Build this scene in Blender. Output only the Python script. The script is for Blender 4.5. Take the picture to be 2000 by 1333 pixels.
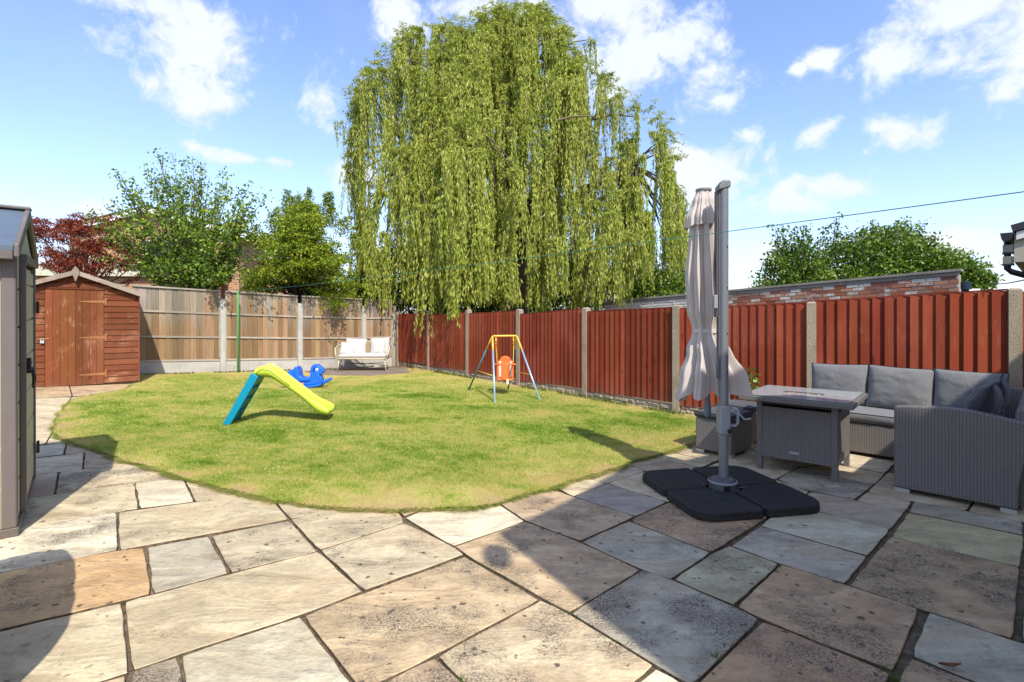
import bpy, bmesh, math, random
import numpy as np
from mathutils import Vector, Matrix, noise as mnoise
from mathutils.geometry import delaunay_2d_cdt
R = math.radians
random.seed(7)
rng = np.random.default_rng(11)
S = bpy.context.scene
C = S.collection
for o in list(bpy.data.objects):
    bpy.data.objects.remove(o)

# ------------------------------------------------------------------ camera, sky, sun, exposure
FOC, HOR, CAMH = 1000.0, 620.0, 1.45        # photograph pixels (2000 wide): focal length, horizon row; camera height
cam_d = bpy.data.cameras.new('camera')
cam = bpy.data.objects.new('camera', cam_d); C.objects.link(cam)
cam.location = (0, 0, CAMH); cam.rotation_euler = (R(90), 0, 0)
cam_d.lens = 18.0; cam_d.sensor_width = 36.0; cam_d.shift_y = -46.5/2000
cam_d.clip_start = 0.05; cam_d.clip_end = 3000
S.camera = cam
S.render.engine = 'CYCLES'
S.view_settings.view_transform = 'Standard'; S.view_settings.look = 'None'
S.view_settings.gamma = 1.0; S.view_settings.exposure = 0.33
S.view_settings.use_curve_mapping = False
SUN_EL, SUN_H = 47.5, (0.383, -0.924)       # elevation, horizontal direction towards the sun
sl = bpy.data.lights.new('sun', 'SUN'); sl.energy = 4.7; sl.angle = R(0.53); sl.color = (1.0, 0.955, 0.88)
sun = bpy.data.objects.new('sun', sl); C.objects.link(sun)
sv = Vector((SUN_H[0]*math.cos(R(SUN_EL)), SUN_H[1]*math.cos(R(SUN_EL)), math.sin(R(SUN_EL))))
sun.rotation_euler = sv.to_track_quat('Z', 'Y').to_euler(); sun.location = (3, -6, 12)
W = bpy.data.worlds.new('World'); S.world = W; W.use_nodes = True
wn, wl = W.node_tree.nodes, W.node_tree.links
wn.clear()
def wmath(op, a, b=None, clamp=False):
    n = wn.new('ShaderNodeMath'); n.operation = op; n.use_clamp = clamp
    for i, v in enumerate((a, b)):
        if v is None: continue
        if isinstance(v, (int, float)): n.inputs[i].default_value = v
        else: wl.new(v, n.inputs[i])
    return n.outputs[0]
sky = wn.new('ShaderNodeTexSky'); sky.sky_type = 'NISHITA'; sky.sun_disc = False
sky.sun_elevation = R(SUN_EL); sky.sun_rotation = math.atan2(SUN_H[0], SUN_H[1])
sky.air_density = 1.0; sky.dust_density = 0.9; sky.ozone_density = 2.2; sky.altitude = 50
tc = wn.new('ShaderNodeTexCoord')
D = tc.outputs['Generated']
nz = wn.new('ShaderNodeTexNoise'); nz.inputs['Scale'].default_value = 6.5; nz.inputs['Detail'].default_value = 9
nz.inputs['Roughness'].default_value = 0.62; nz.inputs['Distortion'].default_value = 0.35
wl.new(D, nz.inputs['Vector'])
def pdir(u, v):
    return Vector(((u-1000)/FOC, 1.0, (HOR-v)/FOC)).normalized()
clouds = [(300,5,150,45),(330,70,120,55),(395,90,28,22),(250,10,80,40),(372,182,60,34),(415,205,38,28),(637,195,38,45),(470,308,75,15),(545,316,40,14),
 (700,345,55,22),(786,42,28,38),(60,398,75,22),(165,412,50,18),(955,8,85,34),(1040,10,60,30),(1220,80,150,100),(1330,90,95,70),(1390,165,85,52),(1240,150,110,60),
 (1415,195,40,22),(1385,325,115,40),(1350,345,60,45),(1430,345,70,28),(1460,262,26,16),(1598,272,40,28),(1762,262,52,30),(1720,248,28,16),(1757,112,50,36),
 (1880,20,110,60),(1930,80,110,55),(1865,118,50,26),(2050,40,130,90),(1600,365,95,38),(1560,392,60,28),(1690,298,14,10),(1610,112,28,12),(1560,135,12,8),
 (1480,500,90,30),(1900,470,120,26),(1150,10,60,26)]
best = None
def blob(c, sx, sz, w=1.0):
    global best
    # a soft ellipsoidal clump around direction c: wide sx, tall sz (radians)
    s = wn.new('ShaderNodeVectorMath'); s.operation = 'SUBTRACT'; wl.new(D, s.inputs[0]); s.inputs[1].default_value = c
    m = wn.new('ShaderNodeVectorMath'); m.operation = 'MULTIPLY'; wl.new(s.outputs[0], m.inputs[0]); m.inputs[1].default_value = (1/sx, 1/sx, 1/sz)
    l = wn.new('ShaderNodeVectorMath'); l.operation = 'LENGTH'; wl.new(m.outputs[0], l.inputs[0])
    v = wmath('SUBTRACT', 1.0, l.outputs['Value'])
    best = v if best is None else wmath('SMOOTH_MAX', best, v)
    if best.node.operation == 'SMOOTH_MAX': best.node.inputs[2].default_value = 0.18
for (u, v, w, h) in clouds:
    if w < 62: w, h = w*1.22, h*1.25
    c = pdir(u, v); k = 1/math.sqrt(1+((u-1000)/1000)**2+((620-v)/1000)**2)
    blob(c, 1.75*w/1000*k, 1.75*h/1000*k)
rs = random.Random(3)
for i in range(16):                         # the same broken cloud goes on round the sky outside the frame
    az = R(rs.uniform(60, 300)); el = R(rs.uniform(8, 60))
    blob(Vector((math.sin(az)*math.cos(el), math.cos(az)*math.cos(el), math.sin(el))), rs.uniform(.12, .3), rs.uniform(.05, .14))
nzf = wn.new('ShaderNodeTexNoise'); nzf.inputs['Scale'].default_value = 24; nzf.inputs['Detail'].default_value = 8; nzf.inputs['Roughness'].default_value = 0.65; nzf.inputs['Distortion'].default_value = .6
wl.new(D, nzf.inputs['Vector'])
nn = wmath('ADD', wmath('MULTIPLY', wmath('SUBTRACT', nz.outputs[0], 0.5), 3.2), wmath('MULTIPLY', wmath('SUBTRACT', nzf.outputs[0], 0.5), 1.3))
dens = wmath('ADD', wmath('SUBTRACT', best, .15), nn)
mr = wn.new('ShaderNodeMapRange'); mr.interpolation_type = 'SMOOTHSTEP'
mr.inputs['From Min'].default_value = 0.02; mr.inputs['From Max'].default_value = 0.72; mr.inputs['To Max'].default_value = 0.95
wl.new(dens, mr.inputs['Value'])
nz2 = wn.new('ShaderNodeTexNoise'); nz2.inputs['Scale'].default_value = 3.2; nz2.inputs['Detail'].default_value = 5; wl.new(D, nz2.inputs['Vector'])
veil = wn.new('ShaderNodeMapRange'); veil.inputs['From Min'].default_value = .45; veil.inputs['From Max'].default_value = .8; veil.inputs['To Max'].default_value = .22
wl.new(nz2.outputs[0], veil.inputs['Value'])
sxyz = wn.new('ShaderNodeSeparateXYZ'); wl.new(D, sxyz.inputs[0])
hzm = wn.new('ShaderNodeMapRange'); hzm.interpolation_type = 'SMOOTHSTEP'; hzm.inputs['From Min'].default_value = 0.0; hzm.inputs['From Max'].default_value = .34
hzm.inputs['To Min'].default_value = .32; hzm.inputs['To Max'].default_value = 0; wl.new(sxyz.outputs[2], hzm.inputs['Value'])
msk = wmath('MAXIMUM', wmath('MAXIMUM', mr.outputs[0], veil.outputs[0]), hzm.outputs[0])
ccol = wn.new('ShaderNodeMix'); ccol.data_type = 'RGBA'
ccol.inputs[6].default_value = (4.4, 4.95, 5.7, 1); ccol.inputs[7].default_value = (5.9, 5.95, 6.1, 1)
wl.new(wmath('MULTIPLY', mr.outputs[0], nz.outputs[0]), ccol.inputs[0]); 
gain = wn.new('ShaderNodeMix'); gain.data_type = 'RGBA'; gain.blend_type = 'MULTIPLY'; gain.inputs[0].default_value = 1
wl.new(sky.outputs[0], gain.inputs[6]); gain.inputs[7].default_value = (1.48, 1.46, 1.66, 1)
mixc = wn.new('ShaderNodeMix'); mixc.data_type = 'RGBA'
wl.new(msk, mixc.inputs[0]); wl.new(gain.outputs[2], mixc.inputs[6]); wl.new(ccol.outputs[2], mixc.inputs[7])
bg = wn.new('ShaderNodeBackground'); bg.inputs[1].default_value = 0.15; wl.new(mixc.outputs[2], bg.inputs[0])
wo = wn.new('ShaderNodeOutputWorld'); wl.new(bg.outputs[0], wo.inputs[0])

# ------------------------------------------------------------------ places: photograph pixel -> point of the garden
A = Vector((0.751, 0.661)); B = Vector((-0.661, 0.751)); ANG = math.atan2(A.y, A.x)
def sstep(a, b, x):
    t = np.clip((x-a)/(b-a), 0, 1); return t*t*(3-2*t)
def g(x, y):                                # the plot rises gently towards its far left corner
    return 0.05*np.clip(-np.asarray(x)-4.8, 0, 3.9)*sstep(4.5, 9.0, np.asarray(y))
def P(u, v, dz=0.0):                        # ground point seen at that pixel
    z = 0.0
    for i in range(12):
        y = (CAMH-z-dz)*FOC/(v-HOR); x = (u-1000)/FOC*y; z = float(g(x, y))
    return Vector((x, y, z+dz))
def PD(u, v, y):                            # point at depth y seen at that pixel
    return Vector(((u-1000)/FOC*y, y, CAMH-(v-HOR)/FOC*y))

# ------------------------------------------------------------------ materials
def nodes(m): return m.node_tree.nodes, m.node_tree.links
def new_mat(name, rough=0.7, spec=0.3, metal=0.0):
    m = bpy.data.materials.new(name); m.use_nodes = True
    n, l = nodes(m); b = n['Principled BSDF']
    b.inputs['Roughness'].default_value = rough; b.inputs['Metallic'].default_value = metal
    b.inputs['Specular IOR Level'].default_value = spec
    return m, n, l, b
def add_noise(n, l, vec, scale, detail=4, rough=.55, dist=0.0):
    t = n.new('ShaderNodeTexNoise'); t.inputs['Scale'].default_value = scale; t.inputs['Detail'].default_value = detail
    t.inputs['Roughness'].default_value = rough; t.inputs['Distortion'].default_value = dist
    if vec is not None: l.new(vec, t.inputs['Vector'])
    return t.outputs[0]
def ramp(n, l, src, stops, mode='LINEAR'):
    r = n.new('ShaderNodeValToRGB'); r.color_ramp.interpolation = mode
    e = r.color_ramp.elements
    while len(e) < len(stops): e.new(0.5)
    for i, (p, c) in enumerate(stops):
        e[i].position = p; e[i].color = (*c, 1) if len(c) == 3 else c
    l.new(src, r.inputs[0]); return r.outputs[0]
def mix(n, l, fac, a, b, blend='MIX'):
    m = n.new('ShaderNodeMix'); m.data_type = 'RGBA'; m.blend_type = blend
    for i, v in ((0, fac), (6, a), (7, b)):
        if isinstance(v, (int, float)): m.inputs[i].default_value = v
        elif isinstance(v, tuple): m.inputs[i].default_value = (*v, 1) if len(v) == 3 else v
        else: l.new(v, m.inputs[i])
    return m.outputs[2]
def mathn(n, l, op, a, b=None, clamp=False):
    m = n.new('ShaderNodeMath'); m.operation = op; m.use_clamp = clamp
    for i, v in enumerate((a, b)):
        if v is None: continue
        if isinstance(v, (int, float)): m.inputs[i].default_value = v
        else: l.new(v, m.inputs[i])
    return m.outputs[0]
def bump(n, l, b, h, strength=.3, dist=.01):
    k = n.new('ShaderNodeBump'); k.inputs['Strength'].default_value = strength; k.inputs['Distance'].default_value = dist
    l.new(h, k.inputs['Height']); l.new(k.outputs[0], b.inputs['Normal'])
def coords(n, kind='Object'):
    return n.new('ShaderNodeTexCoord').outputs[kind]
def mapping(n, l, vec, scale=(1, 1, 1), loc=(0, 0, 0), rot=(0, 0, 0)):
    m = n.new('ShaderNodeMapping'); m.inputs['Scale'].default_value = scale; m.inputs['Location'].default_value = loc
    m.inputs['Rotation'].default_value = rot; l.new(vec, m.inputs[0]); return m.outputs[0]
def plain(name, col, rough=.6, spec=.3, metal=0., var=.12, scale=8., bmp=0., bscale=60.):
    m, n, l, b = new_mat(name, rough, spec, metal)
    o = coords(n)
    f = add_noise(n, l, o, scale, 7, .7)
    c = mix(n, l, ramp(n, l, f, [(.3, (0, 0, 0)), (.7, (1, 1, 1))]), tuple(x*(1-var) for x in col), tuple(min(1, x*(1+var)) for x in col))
    l.new(c, b.inputs['Base Color'])
    if bmp: bump(n, l, b, add_noise(n, l, o, bscale, 4), bmp, .004)
    return m
def wood(name, c1, c2, rough=.8, axis=2, knots=True, useobj=True, wear=None, wearamt=0.0, spec=.15):
    """painted or bare timber with grain along one axis; every plank is shifted by its own random value"""
    m, n, l, b = new_mat(name, rough, spec)
    o = coords(n); oi = n.new('ShaderNodeObjectInfo')
    sh = n.new('ShaderNodeVectorMath'); sh.operation = 'MULTIPLY_ADD'
    cv = n.new('ShaderNodeCombineXYZ')
    for i in range(3): l.new(oi.outputs['Random'], cv.inputs[i])
    l.new(cv.outputs[0], sh.inputs[0]); sh.inputs[1].default_value = (37, 53, 71); l.new(o, sh.inputs[2])
    sc = [28, 28, 28]; sc[axis] = 1.6
    gr = add_noise(n, l, mapping(n, l, sh.outputs[0], tuple(sc)), 1.0, 6, .6, .4)
    big = add_noise(n, l, mapping(n, l, sh.outputs[0], tuple(s*.12 for s in sc)), 1.0, 3)
    c = mix(n, l, gr, c1, c2)
    c = mix(n, l, mathn(n, l, 'MULTIPLY', big, .55), c, tuple(x*.55 for x in c1))
    hue = mix(n, l, mathn(n, l, 'MULTIPLY', oi.outputs['Random'], .35), c, tuple(min(1, x*1.5) for x in c2))
    if knots:
        vo = n.new('ShaderNodeTexVoronoi'); vo.inputs['Scale'].default_value = 1.0
        ks = [9, 9, 9]; ks[axis] = 2.6
        l.new(mapping(n, l, sh.outputs[0], tuple(ks)), vo.inputs['Vector'])
        k = mathn(n, l, 'LESS_THAN', vo.outputs['Distance'], .13)
        hue = mix(n, l, mathn(n, l, 'MULTIPLY', k, .6), hue, tuple(x*.35 for x in c1))
    if wear:
        ws = [60, 60, 60]; ws[axis] = 7
        wv = add_noise(n, l, mapping(n, l, sh.outputs[0], tuple(ws)), 1.0, 5, .7)
        wb = add_noise(n, l, o, 3.0, 3)
        wm = ramp(n, l, mathn(n, l, 'MULTIPLY', wv, wb), [(.30, (0, 0, 0)), (.40, (1, 1, 1))])
        hue = mix(n, l, mathn(n, l, 'MULTIPLY', wm, wearamt), hue, wear)
    if useobj: hue = mix(n, l, 1.0, hue, oi.outputs['Color'], 'MULTIPLY')
    gp_n = n.new('ShaderNodeNewGeometry').outputs['Position']; sz_ = n.new('ShaderNodeSeparateXYZ'); l.new(gp_n, sz_.inputs[0])
    dn_ = add_noise(n, l, gp_n, 7, 5, .7)
    dm_ = mathn(n, l, 'SUBTRACT', mathn(n, l, 'ADD', mathn(n, l, 'MULTIPLY', dn_, 1.5), -.10), mathn(n, l, 'MULTIPLY', sz_.outputs[2], 2.0), True)
    hue = mix(n, l, mathn(n, l, 'MULTIPLY', dm_, .55), hue, (.16, .125, .085))      # soil splashed on the foot
    fd_ = add_noise(n, l, mapping(n, l, gp_n, (1.3, 1.3, .7)), 1.0, 4, .6)
    hue = mix(n, l, mathn(n, l, 'MULTIPLY', ramp(n, l, fd_, [(.48, (0, 0, 0)), (.68, (1, 1, 1))]), .28), hue, tuple(min(1, x*1.6+.05) for x in c2))   # faded areas
    l.new(hue, b.inputs['Base Color'])
    bump(n, l, b, gr, .35, .004)
    return m
def leafmat(name, cols, rough=.5, trans=.3, nscale=.7):
    m, n, l, b = new_mat(name, rough, .25)
    at = n.new('ShaderNodeAttribute'); at.attribute_name = 'tone'
    geo = n.new('ShaderNodeNewGeometry')
    nb = add_noise(n, l, geo.outputs['Position'], nscale, 3)
    f = mathn(n, l, 'ADD', mathn(n, l, 'MULTIPLY', at.outputs['Fac'], .6), mathn(n, l, 'MULTIPLY', nb, .55), True)
    k = len(cols)
    c = ramp(n, l, f, [(0.12+.8*i/(k-1), cols[i]) for i in range(k)])
    l.new(c, b.inputs['Base Color'])
    tr = n.new('ShaderNodeBsdfTranslucent'); l.new(mix(n, l, 1.0, c, (1.15, 1.15, .6), 'MULTIPLY'), tr.inputs['Color'])
    ms = n.new('ShaderNodeMixShader'); ms.inputs[0].default_value = trans
    l.new(b.outputs[0], ms.inputs[1]); l.new(tr.outputs[0], ms.inputs[2])
    l.new(ms.outputs[0], n['Material Output'].inputs['Surface'])
    return m

# ------------------------------------------------------------------ mesh helpers
def link(name, me, mat, parent=None, loc=(0, 0, 0), rot=(0, 0, 0), smooth=False, bevel=0., color=None, segs=2):
    o = bpy.data.objects.new(name, me); C.objects.link(o)
    if mat is not None and len(me.materials) == 0: me.materials.append(mat)
    if parent is not None: o.parent = parent
    o.location = loc; o.rotation_euler = rot
    if smooth:
        me.polygons.foreach_set('use_smooth', [True]*len(me.polygons))
    if bevel:
        b = o.modifiers.new('bevel', 'BEVEL'); b.width = bevel; b.segments = segs; b.limit_method = 'ANGLE'; b.angle_limit = R(35)
        me.polygons.foreach_set('use_smooth', [True]*len(me.polygons))
        b.harden_normals = True
    if color is not None: o.color = (*color, 1.0) if len(color) == 3 else color
    return o
def thing(name, label, cat, loc=(0, 0, 0), rotz=0., group=None, rot=None):
    o = bpy.data.objects.new(name, None); C.objects.link(o); o.empty_display_size = .1
    o.location = loc; o.rotation_euler = rot if rot else (0, 0, rotz)
    return tag(o, label, cat, group)
def tag(o, label, cat, group=None, kind=None):
    if label: o['label'] = label
    if cat: o['category'] = cat
    if group: o['group'] = group
    if kind: o['kind'] = kind
    return o
class MB:
    def __init__(s): s.v = []; s.f = []; s.uv = []
    def add(s, vs, fs):
        k = len(s.v); s.v += [tuple(x) for x in vs]; s.f += [tuple(i+k for i in f) for f in fs]; return s
    def box(s, x0, x1, y0, y1, z0, z1, M=None):
        vs = [Vector((x, y, z)) for z in (z0, z1) for y in (y0, y1) for x in (x0, x1)]
        if M: vs = [M @ p for p in vs]
        return s.add(vs, [(0, 2, 3, 1), (4, 5, 7, 6), (0, 1, 5, 4), (2, 6, 7, 3), (1, 3, 7, 5), (0, 4, 6, 2)])
    def prism(s, pts, a0, a1, axis=1):
        """polygon pts (in the two other axes) extruded along axis from a0 to a1"""
        def mk(p, a):
            return {0: (a, p[0], p[1]), 1: (p[0], a, p[1]), 2: (p[0], p[1], a)}[axis]
        n = len(pts); vs = [mk(p, a0) for p in pts]+[mk(p, a1) for p in pts]
        ar = sum(pts[i][0]*pts[(i+1) % n][1]-pts[(i+1) % n][0]*pts[i][1] for i in range(n))
        flip = (ar > 0) != (axis == 1)
        f0 = list(range(n)); f1 = list(range(n, 2*n))
        fs = [tuple(f0[::-1]), tuple(f1)]+[(i, (i+1) % n, n+(i+1) % n, n+i) for i in range(n)]
        if not flip: fs = [f[::-1] for f in fs]
        return s.add(vs, fs)
    def tube(s, path, r, seg=8, closed=False, flat=1.0):
        path = [Vector(p) for p in path]; n = len(path)
        rr = r if isinstance(r, (list, tuple)) else [r]*n
        up = None; rings = []
        for i, p in enumerate(path):
            if closed: t = path[(i+1) % n]-path[i-1]
            else: t = path[min(i+1, n-1)]-path[max(i-1, 0)]
            t.normalize()
            if up is None:
                up = Vector((0, 0, 1)) if abs(t.z) < .9 else Vector((1, 0, 0))
            sd = t.cross(up)
            if sd.length < 1e-5: sd = t.orthogonal()
            sd.normalize(); up = sd.cross(t).normalized()
            rings.append([p+(sd*math.cos(2*math.pi*k/seg)+up*flat*math.sin(2*math.pi*k/seg))*rr[i] for k in range(seg)])
        vs = [q for ring in rings for q in ring]; fs = []
        m = n if closed else n-1
        for i in range(m):
            j = (i+1) % n
            for k in range(seg):
                fs.append((i*seg+k, j*seg+k, j*seg+(k+1) % seg, i*seg+(k+1) % seg))
        if not closed:
            fs.append(tuple(range(seg))); fs.append(tuple((n-1)*seg+k for k in range(seg))[::-1])
        return s.add(vs, fs)
    def lathe(s, prof, c=(0, 0, 0), seg=24, sx=1., sy=1., cap=True):
        vs = []; fs = []
        for (r, z) in prof:
            for k in range(seg):
                a = 2*math.pi*k/seg; vs.append((c[0]+r*sx*math.cos(a), c[1]+r*sy*math.sin(a), c[2]+z))
        for i in range(len(prof)-1):
            for k in range(seg):
                fs.append((i*seg+k, i*seg+(k+1) % seg, (i+1)*seg+(k+1) % seg, (i+1)*seg+k))
        if cap:
            fs.append(tuple(range(seg))[::-1]); fs.append(tuple((len(prof)-1)*seg+k for k in range(seg)))
        return s.add(vs, fs)
    def mesh(s, name='m', uv=False):
        me = bpy.data.meshes.new(name); me.from_pydata(s.v, [], s.f); me.update()
        bm = bmesh.new(); bm.from_mesh(me); bmesh.ops.recalc_face_normals(bm, faces=bm.faces)
        if uv:
            ul = bm.loops.layers.uv.new('uv')
            for f in bm.faces:
                n = f.normal; ax = max(range(3), key=lambda i: abs(n[i]))
                for lp in f.loops:
                    c = lp.vert.co
                    lp[ul].uv = (c.y, c.z) if ax == 0 else ((c.x, c.z) if ax == 1 else (c.x, c.y))
        bm.to_mesh(me); bm.free(); return me
    def obj(s, name, mat, parent=None, loc=(0, 0, 0), rot=(0, 0, 0), smooth=False, bevel=0., color=None, uv=False, segs=2):
        return link(name, s.mesh(name, uv), mat, parent, loc, rot, smooth, bevel, color, segs)
def dup(o, parent=None, loc=None, rot=None, color=None):
    c = o.copy(); C.objects.link(c)
    if parent is not None: c.parent = parent
    if loc is not None: c.location = loc
    if rot is not None: c.rotation_euler = rot
    if color is not None: c.color = (*color, 1) if len(color) == 3 else color
    return c
def quads(name, V, tone, mat, parent=None, k=4):
    """V: (n,k,3) array of separate little faces"""
    n = len(V); me = bpy.data.meshes.new(name)
    me.vertices.add(n*k); me.vertices.foreach_set('co', V.reshape(-1).astype(np.float32))
    me.loops.add(n*k); me.loops.foreach_set('vertex_index', np.arange(n*k, dtype=np.int32))
    me.polygons.add(n); me.polygons.foreach_set('loop_start', np.arange(0, n*k, k, dtype=np.int32))
    me.update(calc_edges=True)
    at = me.attributes.new('tone', 'FLOAT', 'FACE'); at.data.foreach_set('value', tone.astype(np.float32))
    return link(name, me, mat, parent)
def unit(v): return v/np.maximum(np.linalg.norm(v, axis=-1, keepdims=True), 1e-9)
def leaf_quads(pos, axis, size, width, twist=None):
    """rhombic leaves at pos pointing along axis"""
    n = len(pos); axis = unit(axis)
    rnd = unit(rng.normal(size=(n, 3))); side = unit(np.cross(axis, rnd))
    size = np.asarray(size).reshape(-1, 1)*np.ones((n, 1)); w = np.asarray(width).reshape(-1, 1)*np.ones((n, 1))
    up = np.cross(side, axis)
    V = np.stack([pos, pos+axis*size*.45+side*w*.5, pos+axis*size+up*size*rng.uniform(-.15, .15, (n, 1)), pos+axis*size*.45-side*w*.5], 1)
    return V
# ================================================================== GROUND, PATIO, LAWN
def dirt_mat():
    m, n, l, b = new_mat('earth', .95, .1)
    p = n.new('ShaderNodeNewGeometry').outputs['Position']
    f = add_noise(n, l, p, 26, 6, .7); f2 = add_noise(n, l, p, 2.2, 4)
    c = ramp(n, l, f, [(.3, (.06, .042, .028)), (.5, (.15, .108, .068)), (.72, (.27, .21, .14))])
    mo = ramp(n, l, f2, [(.52, (0, 0, 0)), (.66, (1, 1, 1))])
    c = mix(n, l, mathn(n, l, 'MULTIPLY', mo, .55), c, (.06, .075, .025))
    l.new(c, b.inputs['Base Color']); bump(n, l, b, f, .9, .012); return m
def far_mat():
    m, n, l, b = new_mat('far_ground', .95, .1)
    p = n.new('ShaderNodeNewGeometry').outputs['Position']
    f = add_noise(n, l, p, 1.2, 6, .6)
    l.new(ramp(n, l, f, [(.35, (.05, .07, .02)), (.65, (.12, .12, .05))]), b.inputs['Base Color']); return m
M_dirt = dirt_mat()
gr = MB().box(-900, 900, -900, 900, -.6, -.12).obj('ground', far_mat()); tag(gr, None, None, None, 'structure')
def sheet(name, x0, x1, y0, y1, st, dz, mat):
    nx = int((x1-x0)/st)+1; ny = int((y1-y0)/st)+1
    xs = np.linspace(x0, x1, nx); ys = np.linspace(y0, y1, ny); X, Y = np.meshgrid(xs, ys)
    Z = g(X, Y)+dz; V = np.stack([X, Y, Z], -1).reshape(-1, 3)
    F = [(j*nx+i, j*nx+i+1, (j+1)*nx+i+1, (j+1)*nx+i) for j in range(ny-1) for i in range(nx-1)]
    me = bpy.data.meshes.new(name); me.from_pydata(V.tolist(), [], F); me.update(); return link(name, me, mat)
patio = sheet('patio', -12, 9, -4, 17.5, .5, -.022, M_dirt); tag(patio, None, None, None, 'structure')

def slab_mat():
    m, n, l, b = new_mat('sandstone', .86, .22)
    geo = n.new('ShaderNodeNewGeometry').outputs['Position']; oi = n.new('ShaderNodeObjectInfo')
    cv = n.new('ShaderNodeCombineXYZ')
    for i in range(3): l.new(oi.outputs['Random'], cv.inputs[i])
    sh = n.new('ShaderNodeVectorMath'); sh.operation = 'MULTIPLY_ADD'
    l.new(cv.outputs[0], sh.inputs[0]); sh.inputs[1].default_value = (41, 67, 13); l.new(geo, sh.inputs[2]); p = sh.outputs[0]
    sw = mapping(n, l, p, (1, 2.6, 1), rot=(0, 0, -.72))
    cl = add_noise(n, l, sw, 2.1, 7, .62, .8)                         # broad cloudy tone of the stone
    fi = add_noise(n, l, p, 42, 5, .65); md = add_noise(n, l, p, 9, 5, .6, .3)
    hs_ = n.new('ShaderNodeHueSaturation'); hs_.inputs['Saturation'].default_value = .94; l.new(oi.outputs['Color'], hs_.inputs['Color'])
    base = mix(n, l, 1., hs_.outputs[0], (1.03, .995, .865), 'MULTIPLY')
    c = mix(n, l, ramp(n, l, cl, [(.32, (0, 0, 0)), (.68, (1, 1, 1))]), mix(n, l, 1., base, (.66, .61, .57), 'MULTIPLY'), mix(n, l, 1., base, (1.20, 1.19, 1.16), 'MULTIPLY'))
    wm = ramp(n, l, add_noise(n, l, sw, 1.1, 4, .5, .5), [(.5, (0, 0, 0)), (.72, (1, 1, 1))])
    c = mix(n, l, mathn(n, l, 'MULTIPLY', wm, .30), c, (.50, .33, .17))   # rusty bands
    c = mix(n, l, mathn(n, l, 'MULTIPLY', ramp(n, l, md, [(.36, (1, 1, 1)), (.5, (0, 0, 0))]), .22), c, (.22, .19, .16))
    c = mix(n, l, .42, c, mix(n, l, fi, (.16, .15, .13), (.95, .92, .86)), 'OVERLAY')
    # black lichen: big spots, small spots, gathered in patches; how much comes with each slab
    al = oi.outputs['Alpha']
    pt = add_noise(n, l, p, 3.0, 4, .6)
    patch = ramp(n, l, mathn(n, l, 'ADD', pt, mathn(n, l, 'MULTIPLY', mathn(n, l, 'SUBTRACT', al, .62), .30)), [(.50, (0, 0, 0)), (.66, (1, 1, 1))])
    def spots(scale, thr, var):
        dn = n.new('ShaderNodeVectorMath'); dn.operation = 'MULTIPLY_ADD'
        nt = n.new('ShaderNodeTexNoise'); nt.inputs['Scale'].default_value = scale*1.7; nt.inputs['Detail'].default_value = 2; l.new(p, nt.inputs['Vector'])
        l.new(nt.outputs['Color'], dn.inputs[0]); dn.inputs[1].default_value = (1.1/scale,)*3; l.new(p, dn.inputs[2])
        v = n.new('ShaderNodeTexVoronoi'); v.inputs['Scale'].default_value = scale; l.new(dn.outputs[0], v.inputs['Vector'])
        sep = n.new('ShaderNodeSeparateColor'); l.new(v.outputs['Color'], sep.inputs[0])
        t = mathn(n, l, 'MULTIPLY', mathn(n, l, 'SUBTRACT', sep.outputs[0], 1-var), thr/var)
        return mathn(n, l, 'MULTIPLY', mathn(n, l, 'SUBTRACT', t, v.outputs['Distance']), 9.0, True)
    s1 = mathn(n, l, 'MULTIPLY', spots(23, .42, .30), mathn(n, l, 'MULTIPLY', ramp(n, l, al, [(.1, (0, 0, 0)), (.55, (1, 1, 1))]), .85))
    s2 = mathn(n, l, 'MULTIPLY', spots(88, .46, .5), patch)
    s3 = mathn(n, l, 'MULTIPLY', spots(50, .45, .32), patch)
    s = mathn(n, l, 'MAXIMUM', mathn(n, l, 'MAXIMUM', s1, s2), s3)
    c = mix(n, l, mathn(n, l, 'MULTIPLY', s, .90), c, (.035, .028, .022))
    sp_ = mathn(n, l, 'MULTIPLY', patch, ramp(n, l, add_noise(n, l, p, 95, 4, .7), [(.46, (0, 0, 0)), (.56, (1, 1, 1))]))
    c = mix(n, l, mathn(n, l, 'MULTIPLY', patch, .22), c, (.16, .135, .11))
    c = mix(n, l, mathn(n, l, 'MULTIPLY', sp_, .72), c, (.05, .04, .032))
    l.new(c, b.inputs['Base Color'])
    h = mathn(n, l, 'ADD', mathn(n, l, 'MULTIPLY', cl, 1.4), mathn(n, l, 'ADD', mathn(n, l, 'MULTIPLY', md, .5), mathn(n, l, 'MULTIPLY', fi, .22)))
    bump(n, l, b, h, .85, .026)
    return m
M_slab = slab_mat()
cream, grey, tan, pink, lav, yel, wht, brn = (.52,.455,.345), (.42,.395,.33), (.50,.335,.18), (.44,.34,.255), (.39,.355,.315), (.47,.42,.265), (.60,.56,.47), (.46,.345,.235)
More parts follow.
